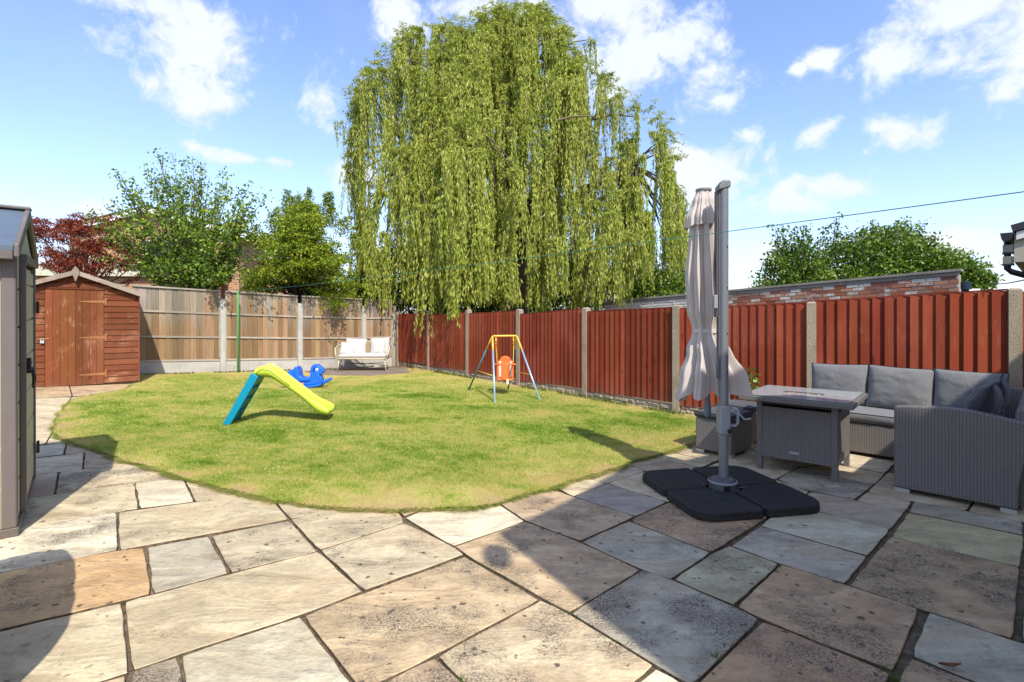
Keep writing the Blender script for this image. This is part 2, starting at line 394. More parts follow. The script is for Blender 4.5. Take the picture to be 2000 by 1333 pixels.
SL = [
 ([(-40,786),(139,776),(89,867),(-40,880)], cream, .3), ([(139,776),(260,768),(215,862),(89,867)], cream, .4),
 ([(-20,760),(135,752),(141,774),(-20,784)], brn, .6), ([(135,752),(300,748),(290,765),(141,774)], brn, .6),
 ([(20,877),(130,866),(125,888),(20,899)], grey, .2), ([(130,866),(215,858),(210,880),(125,888)], pink, .35),
 ([(20,900),(165,884),(162,917),(20,932)], cream, .35), ([(165,884),(300,872),(300,901),(162,917)], pink, .5),
 ([(20,933),(115,922),(107,966),(20,978)], pink, .2), ([(115,922),(360,893),(357,935),(263,944),(107,966)], cream, .95),
 ([(10,979),(263,944),(272,993),(10,1036)], cream, .5), ([(263,944),(359,935),(380,980),(272,993)], wht, .0),
 ([(359,935),(450,924),(510,961),(380,980)], cream, .5), ([(-60,1048),(38,1031),(229,1001),(231,1074),(0,1118),(-60,1129)], wht, .72),
 ([(229,1001),(380,980),(520,960),(566,1014),(400,1044),(231,1074)], cream, .45),
 ([(-60,1131),(0,1118),(231,1074),(285,1069),(297,1160),(0,1231),(-60,1246)], tan, .72),
 ([(285,1069),(410,1046),(449,1119),(297,1160)], grey, .0), ([(410,1046),(566,1015),(622,1076),(449,1119)], cream, .85),
 ([(-120,1262),(0,1232),(241,1175),(255,1312),(0,1385),(-120,1420)], cream, .42),
 ([(241,1175),(297,1160),(449,1120),(622,1076),(711,1155),(589,1201),(350,1279),(256,1311)], cream, .18),
 ([(256,1311),(350,1280),(372,1400),(230,1440)], grey, .9), ([(0,1386),(254,1314),(230,1440),(0,1500)], cream, .4),
 ([(351,1280),(589,1202),(740,1400),(385,1470)], (.48,.45,.37), .02),
 ([(500,935),(700,950),(700,985),(566,1014)], cream, .5), ([(566,1014),(700,984),(750,968),(788,1010),(790,1021),(624,1075)], cream, .5),
 ([(624,1075),(790,1021),(885,1067),(909,1084),(711,1155)], cream, .55), ([(745,970),(900,950),(880,975),(788,1009)], pink, .3),
 ([(789,1010),(880,976),(940,960),(1027,1018),(885,1067)], wht, .05),
 ([(590,1202),(711,1155),(909,1084),(1057,1170),(851,1280),(705,1352)], (.52,.41,.29), .78),
 ([(705,1352),(851,1280),(980,1400),(800,1440)], pink, .7), ([(852,1281),(1057,1170),(1112,1197),(1281,1300),(1160,1395),(980,1400)], (.52,.43,.32), .8),
 ([(885,1067),(1027,1018),(1133,1057),(1254,1112),(1112,1197),(909,1084)], (.48,.37,.26), .62),
 ([(940,960),(1060,935),(1082,957),(1120,970),(1241,1009),(1133,1057),(1027,1018)], (.47,.36,.255), .7),
 ([(1060,938),(1120,915),(1153,935),(1186,944),(1120,970)], cream, .3), ([(1153,935),(1110,915),(1190,893),(1262,920),(1186,944)], cream, .6),
 ([(1120,970),(1186,944),(1305,981),(1241,1009)], (.38,.35,.32), .05), ([(1186,944),(1262,920),(1385,955),(1305,981)], cream, .25),
 ([(1228,1016),(1305,981),(1385,955),(1504,1009),(1390,1079)], (.50,.35,.24), 1.0), ([(1133,1057),(1228,1017),(1390,1079),(1311,1131),(1254,1112)], grey, .5),
 ([(1200,896),(1255,876),(1280,893),(1369,913),(1440,932),(1400,957),(1262,920)], pink, .15), ([(1255,884),(1295,875),(1318,885),(1398,901),(1369,913),(1280,893)], (.50,.44,.31), .05),
 ([(1290,876),(1330,865),(1424,891),(1398,901),(1318,884)], cream, .6), ([(1330,866),(1400,848),(1500,866),(1424,891)], brn, .5),
 ([(1372,914),(1465,879),(1562,912),(1517,935),(1440,932)], cream, .2), ([(1517,935),(1562,912),(1673,939),(1711,945),(1670,976),(1553,952)], (.40,.38,.34), .7),
 ([(1562,912),(1625,905),(1730,925),(1711,945),(1673,939)], cream, .3), ([(1625,905),(1655,886),(1751,903),(1730,925)], cream, .2),
 ([(1400,958),(1440,932),(1517,936),(1583,960),(1504,1009)], cream, .2), ([(1584,960),(1670,976),(1769,1000),(1740,1034),(1607,1001),(1537,986)], (.44,.38,.31), .15),
 ([(1504,1009),(1537,987),(1607,1002),(1740,1034),(1697,1086),(1483,1027)], (.50,.47,.39), .2), ([(1483,1027),(1697,1086),(1652,1140),(1524,1101),(1425,1065)], lav, .35),
 ([(1390,1079),(1425,1065),(1524,1101),(1435,1183),(1314,1131)], (.44,.41,.29), .6),
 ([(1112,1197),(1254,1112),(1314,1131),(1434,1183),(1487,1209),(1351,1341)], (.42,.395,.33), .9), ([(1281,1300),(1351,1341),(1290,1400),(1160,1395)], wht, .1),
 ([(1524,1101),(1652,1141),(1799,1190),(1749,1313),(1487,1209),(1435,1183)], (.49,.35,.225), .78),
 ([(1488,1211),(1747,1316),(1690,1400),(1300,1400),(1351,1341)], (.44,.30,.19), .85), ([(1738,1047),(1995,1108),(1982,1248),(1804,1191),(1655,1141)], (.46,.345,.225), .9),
 ([(1772,1000),(2003,1047),(1996,1108),(1738,1047)], yel, .25), ([(1784,979),(2000,1020),(2002,1046),(1772,1000)], grey, .45),
 ([(1671,976),(1692,960),(1783,979),(1769,1000)], cream, .1), ([(1692,960),(1733,922),(1920,957),(1888,998),(1783,979)], cream, .15),
 ([(1888,998),(1920,957),(2070,985),(2040,1028),(2000,1020)], cream, .1), ([(1810,1192),(1983,1249),(2080,1280),(2030,1370),(1906,1333),(1777,1279)], (.42,.40,.35), .25),
 ([(1776,1283),(1906,1334),(2030,1374),(1980,1440),(1735,1400),(1752,1318)], brn, .7), ([(2006,1110),(2080,1130),(2080,1275),(1992,1249)], grey, .2),
 ([(2006,1020),(2080,1036),(2085,1125),(2006,1108)], cream, .2), ([(1465,878),(1530,853),(1655,885),(1624,904),(1562,911)], cream, .2),
 ([(1655,885),(1700,862),(1800,880),(1752,902)], cream, .2),
]
def offset_poly(pts, d):
    n = len(pts); out = []
    ar = sum(pts[i].x*pts[(i+1) % n].y-pts[(i+1) % n].x*pts[i].y for i in range(n))
    if ar < 0: pts = pts[::-1]
    for i in range(n):
        p0, p1, p2 = pts[i-1], pts[i], pts[(i+1) % n]
        e1 = (p1-p0).normalized(); e2 = (p2-p1).normalized()
        n1 = Vector((-e1.y, e1.x)); n2 = Vector((-e2.y, e2.x)); bi = (n1+n2)
        if bi.length < .2: out.append(p1+n1*d); continue
        bi.normalize(); out.append(p1+bi*d/max(.35, bi.dot(n1)))
    return out
def slab(pts, col, dens, idx):
    rs = random.Random(idx*17+3)
    pts = offset_poly([Vector((p.x, p.y)) for p in pts], rs.uniform(.006, .0095))
    ring = []; n = len(pts)
    for i in range(n):
        a, b = pts[i], pts[(i+1) % n]; L = (b-a).length; k = max(2, int(L/.075)); e = (b-a).normalized(); nr = Vector((-e.y, e.x))
        for j in range(k):
            t = j/k; q = a.lerp(b, t)
            if j == 0: ring.append(q+e*.006+nr*.004); continue
            w = mnoise.noise(Vector((q.x*7, q.y*7, idx*.37)))*.006+rs.uniform(-.002, .002)
            ring.append(q+nr*(w))
    dz = rs.uniform(-.003, .003); tx, ty = rs.uniform(-.004, .004), rs.uniform(-.004, .004)
    c = sum(ring, Vector((0, 0)))/len(ring); m = len(ring)
    def z(q): return float(g(q.x, q.y))+dz+tx*(q.x-c.x)+ty*(q.y-c.y)
    ins = [q+(c-q).normalized()*.007 for q in ring]
    ins = [q+(c-q).normalized()*.004 for q in ring]
    vs = [(q.x-c.x, q.y-c.y, z(q)) for q in ins]+[(q.x-c.x, q.y-c.y, z(q)-.004) for q in ring]+[(q.x-c.x, q.y-c.y, z(q)-.03) for q in ring]
    fs = [tuple(range(m))]
    for lv in (0, 1):
        fs += [(lv*m+i, (lv+1)*m+i, (lv+1)*m+(i+1) % m, lv*m+(i+1) % m) for i in range(m)]
    me = bpy.data.meshes.new('paving_slab'); me.from_pydata(vs, [], fs); me.materials.append(M_slab); me.materials.append(M_dirt)
    for q_ in range(1, len(fs)): me.polygons[q_].material_index = 1 if q_ > m else 0
    me.update()
    j = rs.uniform(.93, 1.07)
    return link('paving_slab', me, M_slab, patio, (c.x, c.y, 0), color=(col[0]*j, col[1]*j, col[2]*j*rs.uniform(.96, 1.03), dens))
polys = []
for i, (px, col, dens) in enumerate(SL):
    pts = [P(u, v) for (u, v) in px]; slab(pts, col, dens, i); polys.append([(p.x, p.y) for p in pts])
def inside(x, y, poly):
    c = False; n = len(poly); j = n-1
    for i in range(n):
        xi, yi = poly[i]; xj, yj = poly[j]
        if (yi > y) != (yj > y) and x < (xj-xi)*(y-yi)/(yj-yi)+xi: c = not c
        j = i
    return c
# the patio goes on outside the frame (towards and beside the camera)
k = 200
for ip in range(-9, 14):
    for iq in range(-10, 9):
        p0, q0 = ip*.62, iq*.62+(.31 if ip % 2 else 0)
        cc = A*(p0+.31)+B*(q0+.31)
        u = 1000+1000*cc.x/max(cc.y, .05); v = 620+1450/max(cc.y, .05)
        if cc.y > 6.5 or cc.x > 5.2 or cc.x < -5.5 or cc.y < -3: continue
        if cc.y > .9 and (v < 1400 and -60 < u < 2070): continue
        cn = [A*(p0+a)+B*(q0+b) for a, b in ((0, 0), (.62, 0), (.62, .62), (0, .62))]
        tst = [cc]+[cc.lerp(c, .96) for c in cn]+[cc.lerp((cn[i]+cn[i-1])/2, .9) for i in range(4)]
        if any(inside(t.x, t.y, pl) for t in tst for pl in polys): continue
        slab(cn, random.choice([cream, grey, pink, brn, cream]), random.uniform(.2, .8), k); k += 1

# ---- lawn
LE = [(266,750),(239,764),(180,774),(140,783),(126,798),(112,819),(106,839),(106,848),(122,859),(137,865),(167,875),(196,886),(243,902),(293,915),(347,933),(372,942),(417,953),
 (467,964),(507,973),(541,982),(598,990),(665,996),(700,997),(770,999),(836,999),(912,995),(966,990),(990,981),(1033,967),(1084,954),(1151,933),(1207,916),(1230,905),(1241,900),
 (1275,894),(1313,882),(1331,877),(1362,867),(1420,852),(1500,838),(1540,832)]
FP = lambda t: Vector((2.49+3.53*t, 7.71-4.58*t))          # the foot of the red fence
lawn2d = [P(u, v).to_2d() for (u, v) in LE]
lawn2d += [Vector((3.05, 7.1)), Vector((2.45, 7.68))]+[FP(t) for t in ( -.33, -.66, -1., -1.33, -1.6)]
lawn2d += [P(800,731).to_2d(), P(720,736).to_2d(), P(640,735).to_2d(), P(600,729).to_2d()]
LF0 = Vector((-3.5, 15.5))
lawn2d += [LF0-A*s for s in (2.9, 4.7, 6.4)]
dense = []
for i, a in enumerate(lawn2d):
    b = lawn2d[(i+1) % len(lawn2d)]; kk = max(1, int((b-a).length/.12))
    for j in range(kk):
        q = a.lerp(b, j/kk); w = .018 if j else .008
        dense.append(q+Vector((mnoise.noise(Vector((q.x*5, q.y*5, 1))), mnoise.noise(Vector((q.x*5, q.y*5, 9)))))*w*2.0)
Ln = [(p.x, p.y) for p in dense]
def inside_np(X, Y, poly):
    c = np.zeros(X.shape, bool); n = len(poly); j = n-1
    for i in range(n):
        xi, yi = poly[i]; xj, yj = poly[j]
        if yi != yj:
            c ^= ((yi > Y) != (yj > Y)) & (X < (xj-xi)*(Y-yi)/(yj-yi)+xi)
        j = i
    return c
def fbm(x, y, s, seed=0):
    """cheap value noise"""
    x = np.asarray(x)*s+seed*13.7; y = np.asarray(y)*s+seed*7.3; out = 0; amp = 1.; tot = 0
    for o in range(3):
        xi = np.floor(x).astype(int); yi = np.floor(y).astype(int); fx = x-xi; fy = y-yi; fx = fx*fx*(3-2*fx); fy = fy*fy*(3-2*fy)
        def hsh(a, b):
            h = (a*374761393+b*668265263+o*91*seed) & 0x7fffffff; h = (h ^ (h >> 13))*1274126177 & 0x7fffffff; return (h & 0xffff)/65535.
        v = (hsh(xi, yi)*(1-fx)+hsh(xi+1, yi)*fx)*(1-fy)+(hsh(xi, yi+1)*(1-fx)+hsh(xi+1, yi+1)*fx)*fy
        out = out+v*amp; tot += amp; amp *= .5; x = x*2.03; y = y*2.03
    return out/tot
gx, gy = np.meshgrid(np.arange(-10, 6, .22), np.arange(3.5, 16, .22)); gx = gx.ravel()+rng.uniform(-.04, .04, gx.size); gy = gy.ravel()+rng.uniform(-.04, .04, gy.size)
ok = inside_np(gx, gy, Ln); pts = [Vector(p) for p in Ln]; nb = len(pts)
bd = np.array(Ln)
for x, y in zip(gx[ok], gy[ok]):
    if np.min((bd[:, 0]-x)**2+(bd[:, 1]-y)**2) > .0081: pts.append(Vector((x, y)))
res = delaunay_2d_cdt(pts, [(i, (i+1) % nb) for i in range(nb)], [], 1, 1e-5)
LZ = .018
def lz(x, y): return g(x, y)+LZ+.02*(fbm(x, y, .9, 5)-.5)
V2 = np.array([(p.x, p.y) for p in res[0]]); Z2 = lz(V2[:, 0], V2[:, 1])
vv = [(a[0], a[1], z) for a, z in zip(V2, Z2)]; ff = [tuple(f) for f in res[2]]
def lawn_mat(name, blade):
    m, n, l, b = new_mat(name, .8 if not blade else .65, .12)
    p = n.new('ShaderNodeNewGeometry').outputs['Position']
    st = mapping(n, l, p, (1, 1, 0), rot=(0, 0, .35)); st = mapping(n, l, st, (1, 1.5, 1))
    big = add_noise(n, l, st, .75, 5, .62, .4); md = add_noise(n, l, st, 3.4, 4, .6); fi = add_noise(n, l, p, 18, 4, .6)
    f = mathn(n, l, 'ADD', mathn(n, l, 'MULTIPLY', big, .95), mathn(n, l, 'ADD', mathn(n, l, 'MULTIPLY', md, .55), mathn(n, l, 'MULTIPLY', fi, .42)))
    # parched rim along the paving and near the far fence
    at = n.new('ShaderNodeAttribute'); at.attribute_name = 'dry'; f = mathn(n, l, 'ADD', f, mathn(n, l, 'MULTIPLY', at.outputs['Fac'], .42))
    if blade:
        t = n.new('ShaderNodeAttribute'); t.attribute_name = 'tone'; f = mathn(n, l, 'ADD', f, mathn(n, l, 'MULTIPLY', mathn(n, l, 'SUBTRACT', t.outputs['Fac'], .5), .50))
    st2 = [(.0, (.07, .17, .010)), (.17, (.17, .31, .022)), (.36, (.36, .43, .060)), (.56, (.62, .54, .18)), (.85, (.56, .42, .19))]
    if not blade: st2 = [(p_, tuple(x*.85 for x in c_)) for p_, c_ in st2]
    c = ramp(n, l, mathn(n, l, 'MULTIPLY', mathn(n, l, 'SUBTRACT', f, .685), 1.3), st2)
    l.new(c, b.inputs['Base Color'])
    if blade:
        tr = n.new('ShaderNodeBsdfTranslucent'); l.new(c, tr.inputs['Color']); ms = n.new('ShaderNodeMixShader'); ms.inputs[0].default_value = .3
        l.new(b.outputs[0], ms.inputs[1]); l.new(tr.outputs[0], ms.inputs[2]); l.new(ms.outputs[0], n['Material Output'].inputs['Surface'])
    else: bump(n, l, b, add_noise(n, l, p, 70, 4, .7), .8, .02)
    return m
def dryness(x, y):
    dd = np.full(np.shape(x), 9.)
    for s in range(0, len(bd), 5):
        dd = np.minimum(dd, (bd[s, 0]-x)**2+(bd[s, 1]-y)**2)
    d = np.sqrt(dd); return np.exp(-d/.24)*.95*sstep(.25, .5, fbm(x, y, 1.3, 2))+.42*np.exp(-d/.07)+.25*sstep(8.5, 12., y)+.35*np.exp(-((x+.3)**2+(y-4.1)**2)/.5)
nbv = len(vv)
me = bpy.data.meshes.new('lawn')
sk = len(vv); vv += [(p[0], p[1], float(g(p[0], p[1]))-.03) for p in Ln]
ff += [(i, (i+1) % nb, sk+(i+1) % nb, sk+i) for i in range(nb)]
me.from_pydata(vv, [], ff); me.update()
at = me.attributes.new('dry', 'FLOAT', 'POINT')
va = np.array(vv); at.data.foreach_set('value', dryness(va[:, 0], va[:, 1]).astype(np.float32))
lawn = link('lawn', me, lawn_mat('turf', False)); tag(lawn, None, None, None, 'structure')
# grass blades
NB = 1500000
X = rng.uniform(-9.2, 4.2, NB*5); Y = rng.uniform(3.7, 15.6, NB*5)
keep = rng.uniform(0, 1, NB*5) < np.minimum(1, (4.6/Y)**1.5)
X, Y = X[keep], Y[keep]; keep = inside_np(X, Y, Ln); X, Y = X[keep][:NB], Y[keep][:NB]
n_ = len(X); dr = dryness(X, Y); dn = fbm(X, Y, 1.1, 8)
thin = rng.uniform(0, 1, n_) < np.clip(1.15-.55*dr-.5*(dn > .58), .3, 1)
X, Y, dr = X[thin], Y[thin], dr[thin]; n_ = len(X)
hgt = rng.uniform(.010, .030, n_)*(1-.35*np.clip(dr, 0, 1)); wd = (.0028+.0009*np.maximum(Y-4, 0)**.8)
az = rng.uniform(0, 2*np.pi, n_); lean = rng.uniform(.0, 1.1, n_)*hgt; la = rng.uniform(0, 2*np.pi, n_)
Z = lz(X, Y)-.003
b0 = np.stack([X-np.cos(az)*wd/2, Y-np.sin(az)*wd/2, Z], 1); b1 = np.stack([X+np.cos(az)*wd/2, Y+np.sin(az)*wd/2, Z], 1)
tp = np.stack([X+np.cos(la)*lean, Y+np.sin(la)*lean, Z+hgt], 1)
grass = quads('grass', np.stack([b0, b1, tp], 1), rng.uniform(0, 1, n_), lawn_mat('grass_blade', True), None, 3)
a2 = grass.data.attributes.new('dry', 'FLOAT', 'FACE'); a2.data.foreach_set('value', dr.astype(np.float32))
tag(grass, 'short patchy green and straw coloured grass of the lawn', 'grass', None, 'stuff')
print('grass', n_)
# dry fringe hanging over the paving
seg_ = [(Vector(Ln[i]), Vector(Ln[(i+1) % nb])) for i in range(nb)]; BX, BY, TX, TY, TZ, HW = [], [], [], [], [], []
for a_, b_ in seg_:
    m_ = (a_+b_)/2
    if m_.y > 11 or (m_.x > 1.9 and m_.y > 5.8): continue
    e_ = (b_-a_); nr_ = Vector((e_.y, -e_.x)).normalized()
    if inside(m_.x+nr_.x*.05, m_.y+nr_.y*.05, Ln): nr_ = -nr_
    for q_ in range(int(e_.length*1500)):
        t_ = random.random(); p_ = a_.lerp(b_, t_)-nr_*random.uniform(-.004, .03); L_ = random.uniform(.015, .085)*(1.3 if mnoise.noise(Vector((p_.x*4, p_.y*4, 3))) > .1 else .7)
        sd_ = random.gauss(0, .6); BX.append(p_.x); BY.append(p_.y); TX.append(p_.x+(nr_.x-nr_.y*sd_)*L_); TY.append(p_.y+(nr_.y+nr_.x*sd_)*L_); TZ.append(random.uniform(-.012, .02)); HW.append(.0035+.0006*p_.y)
BX, BY, TX, TY, TZ, HW = map(np.array, (BX, BY, TX, TY, TZ, HW)); z_ = lz(BX, BY); dx_ = TX-BX; dy_ = TY-BY; l_ = np.hypot(dx_, dy_)+1e-6
fr = quads('grass_fringe', np.stack([np.stack([BX-dy_/l_*HW/2, BY+dx_/l_*HW/2, z_-.004], 1), np.stack([BX+dy_/l_*HW/2, BY-dx_/l_*HW/2, z_-.004], 1), np.stack([TX, TY, z_+TZ], 1)], 1), rng.uniform(0, 1, len(BX)), bpy.data.materials['grass_blade'], None, 3)
a3 = fr.data.attributes.new('dry', 'FLOAT', 'FACE'); a3.data.foreach_set('value', rng.uniform(-.5, .8, len(BX)).astype(np.float32))
tag(fr, 'dry straw grass hanging over the curved edge of the paving', 'grass', None, 'stuff')
# overhanging fringe at the paving edge is part of the same grass; white clover heads scattered over it
nf = 420; X = rng.uniform(-7, 2.5, nf*6); Y = rng.uniform(4, 11, nf*6); k_ = inside_np(X, Y, Ln) & (fbm(X, Y, .8, 4) > .42) & (rng.uniform(0, 1, nf*6) < (4.5/Y)); X, Y = X[k_][:nf], Y[k_][:nf]
oct_ = MB()
for x, y in zip(X, Y):
    r = random.uniform(.003, .006); z = float(lz(x, y))+random.uniform(.018, .03); c = Vector((x, y, z))
    vs = [c+Vector(d)*r for d in ((1, 0, 0), (0, 1, 0), (-1, 0, 0), (0, -1, 0), (0, 0, 1), (0, 0, -.8))]
    oct_.add(vs, [(0, 1, 4), (1, 2, 4), (2, 3, 4), (3, 0, 4), (1, 0, 5), (2, 1, 5), (3, 2, 5), (0, 3, 5)])
cf = oct_.obj('clover_flowers', plain('petal', (.72, .70, .62), .7)); tag(cf, 'tiny white clover flowers scattered over the lawn', 'flowers', None, 'stuff')
# old paving under the white bench
bp = MB()
c4 = [P(628,735), P(805,731), P(790,719.5), P(640,721)]
bp.add([(p.x, p.y, .028) for p in c4]+[(p.x, p.y, -.02) for p in c4], [(0, 1, 2, 3), (0, 4, 5, 1), (1, 5, 6, 2), (2, 6, 7, 3), (3, 7, 4, 0)])
o = bp.obj('paved_strip', plain('old_paving', (.21, .165, .125), .9, bmp=.5, var=.35, scale=3)); tag(o, None, None, None, 'structure')

# ---- weeds in the joints, fallen leaves on the patio
M_weed = leafmat('weed_leaf', [(.05, .09, .015), (.12, .17, .03)], trans=.2)
def tuft(u, v, r, label, nblade=34):
    p = P(u, v); n = nblade; az = rng.uniform(0, 6.28, n); ln = rng.uniform(.5, 1, n)*r; hh = rng.uniform(.3, 1., n)*r
    base = np.stack([rng.normal(0, r*.15, n), rng.normal(0, r*.15, n), np.full(n, -.012)], 1)
    ax = np.stack([np.cos(az)*ln, np.sin(az)*ln, hh], 1)
    o = quads('weed', leaf_quads(base, ax, np.linalg.norm(ax, axis=1), .004), rng.uniform(0, 1, n), M_weed); o.location = p
    tag(o, label, 'weed', 'weeds in the patio joints')
tuft(1400, 1284, .035, 'tuft of grass in the shaded joint at the edge of the house shadow')
tuft(719, 1043, .022, 'small green weed in the joint near the lawn, left of the white slab')
tuft(1744, 1326, .04, 'mossy weed in the wide joint at the bottom right of the patio')
tuft(905, 1330, .03, 'yellow green weed in the joint at the bottom edge of the patio', 26)
M_dead = plain('dead_leaf', (.16, .055, .02), .7)
for (u, v, r, lb) in ((1855,1306,.045,'curled rusty brown leaf on the grey slab at the bottom right'), (1571,1030,.022,'small ochre leaf on the pale slab by the parasol base, right of two'),
                      (1544,1029,.02,'thin ochre leaf on the pale slab by the parasol base, left of two')):
    p = P(u, v); mb = MB(); nn_ = 9; an = random.uniform(-.6, .1)
    for i in range(nn_):
        t = i/(nn_-1); w = math.sin(math.pi*min(1, t*1.02))*r*.32; zc = .006+.3*r*(abs(t-.5))**1.5*2
        for s in (-1, 0, 1): mb.v.append(((t-.5)*2*r, s*w, zc+abs(s)*r*.16))
    for i in range(nn_-1):
        for s in range(2): mb.f.append((i*3+s, i*3+s+1, (i+1)*3+s+1, (i+1)*3+s))
    o = mb.obj('fallen_leaf', M_dead, None, (p.x, p.y, .002), (0, 0, an)); tag(o, lb, 'leaf', 'fallen leaves on the patio')
# ================================================================== FENCES
def conc_mat(name, col, agg=.5):
    m, n, l, b = new_mat(name, .95, .15)
    o = n.new('ShaderNodeNewGeometry').outputs['Position']
    f = add_noise(n, l, o, 90, 5, .75); f2 = add_noise(n, l, o, 3, 5, .6)
    c = ramp(n, l, f, [(.32, tuple(x*(1-agg*.8) for x in col)), (.5, col), (.7, tuple(min(1, x*(1+agg*.5)) for x in col))])
    c = mix(n, l, mathn(n, l, 'MULTIPLY', ramp(n, l, f2, [(.45, (0, 0, 0)), (.7, (1, 1, 1))]), .4), c, tuple(x*.45 for x in col))
    l.new(c, b.inputs['Base Color']); bump(n, l, b, f, .6, .006); return m
M_conc = conc_mat('concrete_post', (.37, .30, .21), .8)
M_concl = conc_mat('concrete_pale', (.47, .44, .38), .25)
M_rock = conc_mat('rock_face', (.36, .295, .205), .8)
M_red = wood('red_fence_stain', (.165, .027, .013), (.28, .055, .024), .78, 2, True, True, (.42, .20, .11), .35)
M_redrail = wood('red_rail_stain', (.14, .022, .012), (.20, .032, .016), .8, 0, False)
QP = [FP(t) for t in (-1.67, -1.337, -1.0, -.66, -.327, 0)]+[Vector((3.79, 6.47)), Vector((5.29, 5.39))]
QP.append(QP[-1]+(QP[-1]-QP[-2]).normalized()*1.88)
Q0 = QP[0]
redf = thing('garden_fence', 'red stained closeboard fence with concrete posts along the right side of the lawn', 'fence', (Q0.x, Q0.y, 0), 0)
ptop = [1.62, 1.60, 1.63, 1.62, 1.625, 1.635, 1.645, 1.757, 1.78]
def qang(i): d = QP[min(i+1, 8)]-QP[min(i, 7)]; return math.atan2(d.y, d.x)
for i, q in enumerate(QP):
    mb = MB(); w, d = .052, .06; tp_ = ptop[i]
    mb.prism([(-w, -d), (w, -d), (w, d), (-w, d)], -.1, tp_-.02, 2)
    mb.add([(-w, -d, tp_-.02), (w, -d, tp_-.02), (w, d, tp_-.02), (-w, d, tp_-.02), (-w*.6, -d*.5, tp_), (w*.6, -d*.5, tp_), (w*.6, d*.5, tp_), (-w*.6, d*.5, tp_)],
           [(0, 1, 5, 4), (1, 2, 6, 5), (2, 3, 7, 6), (3, 0, 4, 7), (4, 5, 6, 7)])
    mb.obj('post', M_conc, redf, (q.x-Q0.x, q.y-Q0.y, 0), (0, 0, qang(i)))
pan = [(1.52, 1.55), (1.51, 1.55), (1.53, 1.575), (1.50, 1.60), (1.54, 1.59), (1.57, 1.625), (1.642, 1.733), (1.70, 1.75)]
def feather(H):
    # a feather-edged board: thick edge on the far side
    return MB().prism([(-.062, -.035), (.062, -.007), (.062, .0), (-.062, .0)], 0, H, 2)
for i in range(8):
    LN = (QP[i+1]-QP[i]).length; xa, xb = .055, LN-.055; zt0, zt1 = pan[i]; zb0, zb1 = .125, .165
    pl_ = (QP[i].x-Q0.x, QP[i].y-Q0.y, 0); pr2 = (0, 0, qang(i))
    fr = MB()
    for zr in (zb0+.12, .86, zt0-.16): fr.box(xa, xb, .002, .042, zr, zr+.06)
    fr.box(xa, xa+.035, .002, .04, zb0, zt0-.01); fr.box(xb-.035, xb, .002, .04, zb0, zt0)
    fp = fr.obj('fence_panel', M_redrail, redf, pl_, pr2)
    cap = MB().prism([(xa, zt0), (xb, zt1), (xb, zt1+.018), (xa, zt0+.018)], -.03, .045, 1).obj('capping_rail', M_redrail, fp)
    nB = max(3, int(round((xb-xa)/.1135))); pit = (xb-xa)/nB; me = None
    for k in range(nB):
        x = xa+pit*(k+.5); t = (x-xa)/(xb-xa); zt = zt0+(zt1-zt0)*t-.002; zb = zb0+(zb1-zb0)*t+random.uniform(-.006, .006)
        if me is None: me = feather(1.0).mesh('board')
        j = random.uniform(.80, 1.14)
        o = link('board', me, M_red, fp, (x, random.uniform(-.003, .0), zb), (0, random.uniform(-.003, .003), random.uniform(-.012, .02)), color=(j, j*random.uniform(.9, 1.15), j))
        o.scale = (pit*1.13/.124, random.uniform(1.0, 1.3), zt-zb)
    # cut-stone faced gravel board: low relief, a coarse bond of blocks of uneven size
    mb = MB(); mb.box(xa, xb, -.012, .03, -.12, zb0-.004)
    z = -.12
    while z < .10:
        hgt_ = random.choice([.065, .085, .11]); x = xa
        while x < xb-.04:
            w_ = random.choice([.09, .13, .18, .24]); w_ = min(w_, xb-x); zz = min(z+hgt_, zb0-.006)
            if zz-z > .02:
                q = .007; dd = random.uniform(.016, .04)
                o8 = [(x+q, -.012, z+q), (x+w_-q, -.012, z+q), (x+w_-q, -.012, zz-q*.6), (x+q, -.012, zz-q*.6)]
                i8 = [(x+w_*.22+random.uniform(-.01, .01), -.012-dd*random.uniform(.6, 1.1), z+hgt_*.25), (x+w_*.8, -.012-dd*random.uniform(.6, 1.1), z+hgt_*.22),
                      (x+w_*.78, -.012-dd*random.uniform(.6, 1.1), zz-hgt_*.2), (x+w_*.2, -.012-dd*random.uniform(.6, 1.1), zz-hgt_*.24)]
                mb.add(o8+i8, [(0, 1, 5, 4), (1, 2, 6, 5), (2, 3, 7, 6), (3, 0, 4, 7), (4, 5, 6, 7)])
            x += w_
        z += hgt_
    mb.obj('gravel_board', M_rock, redf, pl_, pr2)

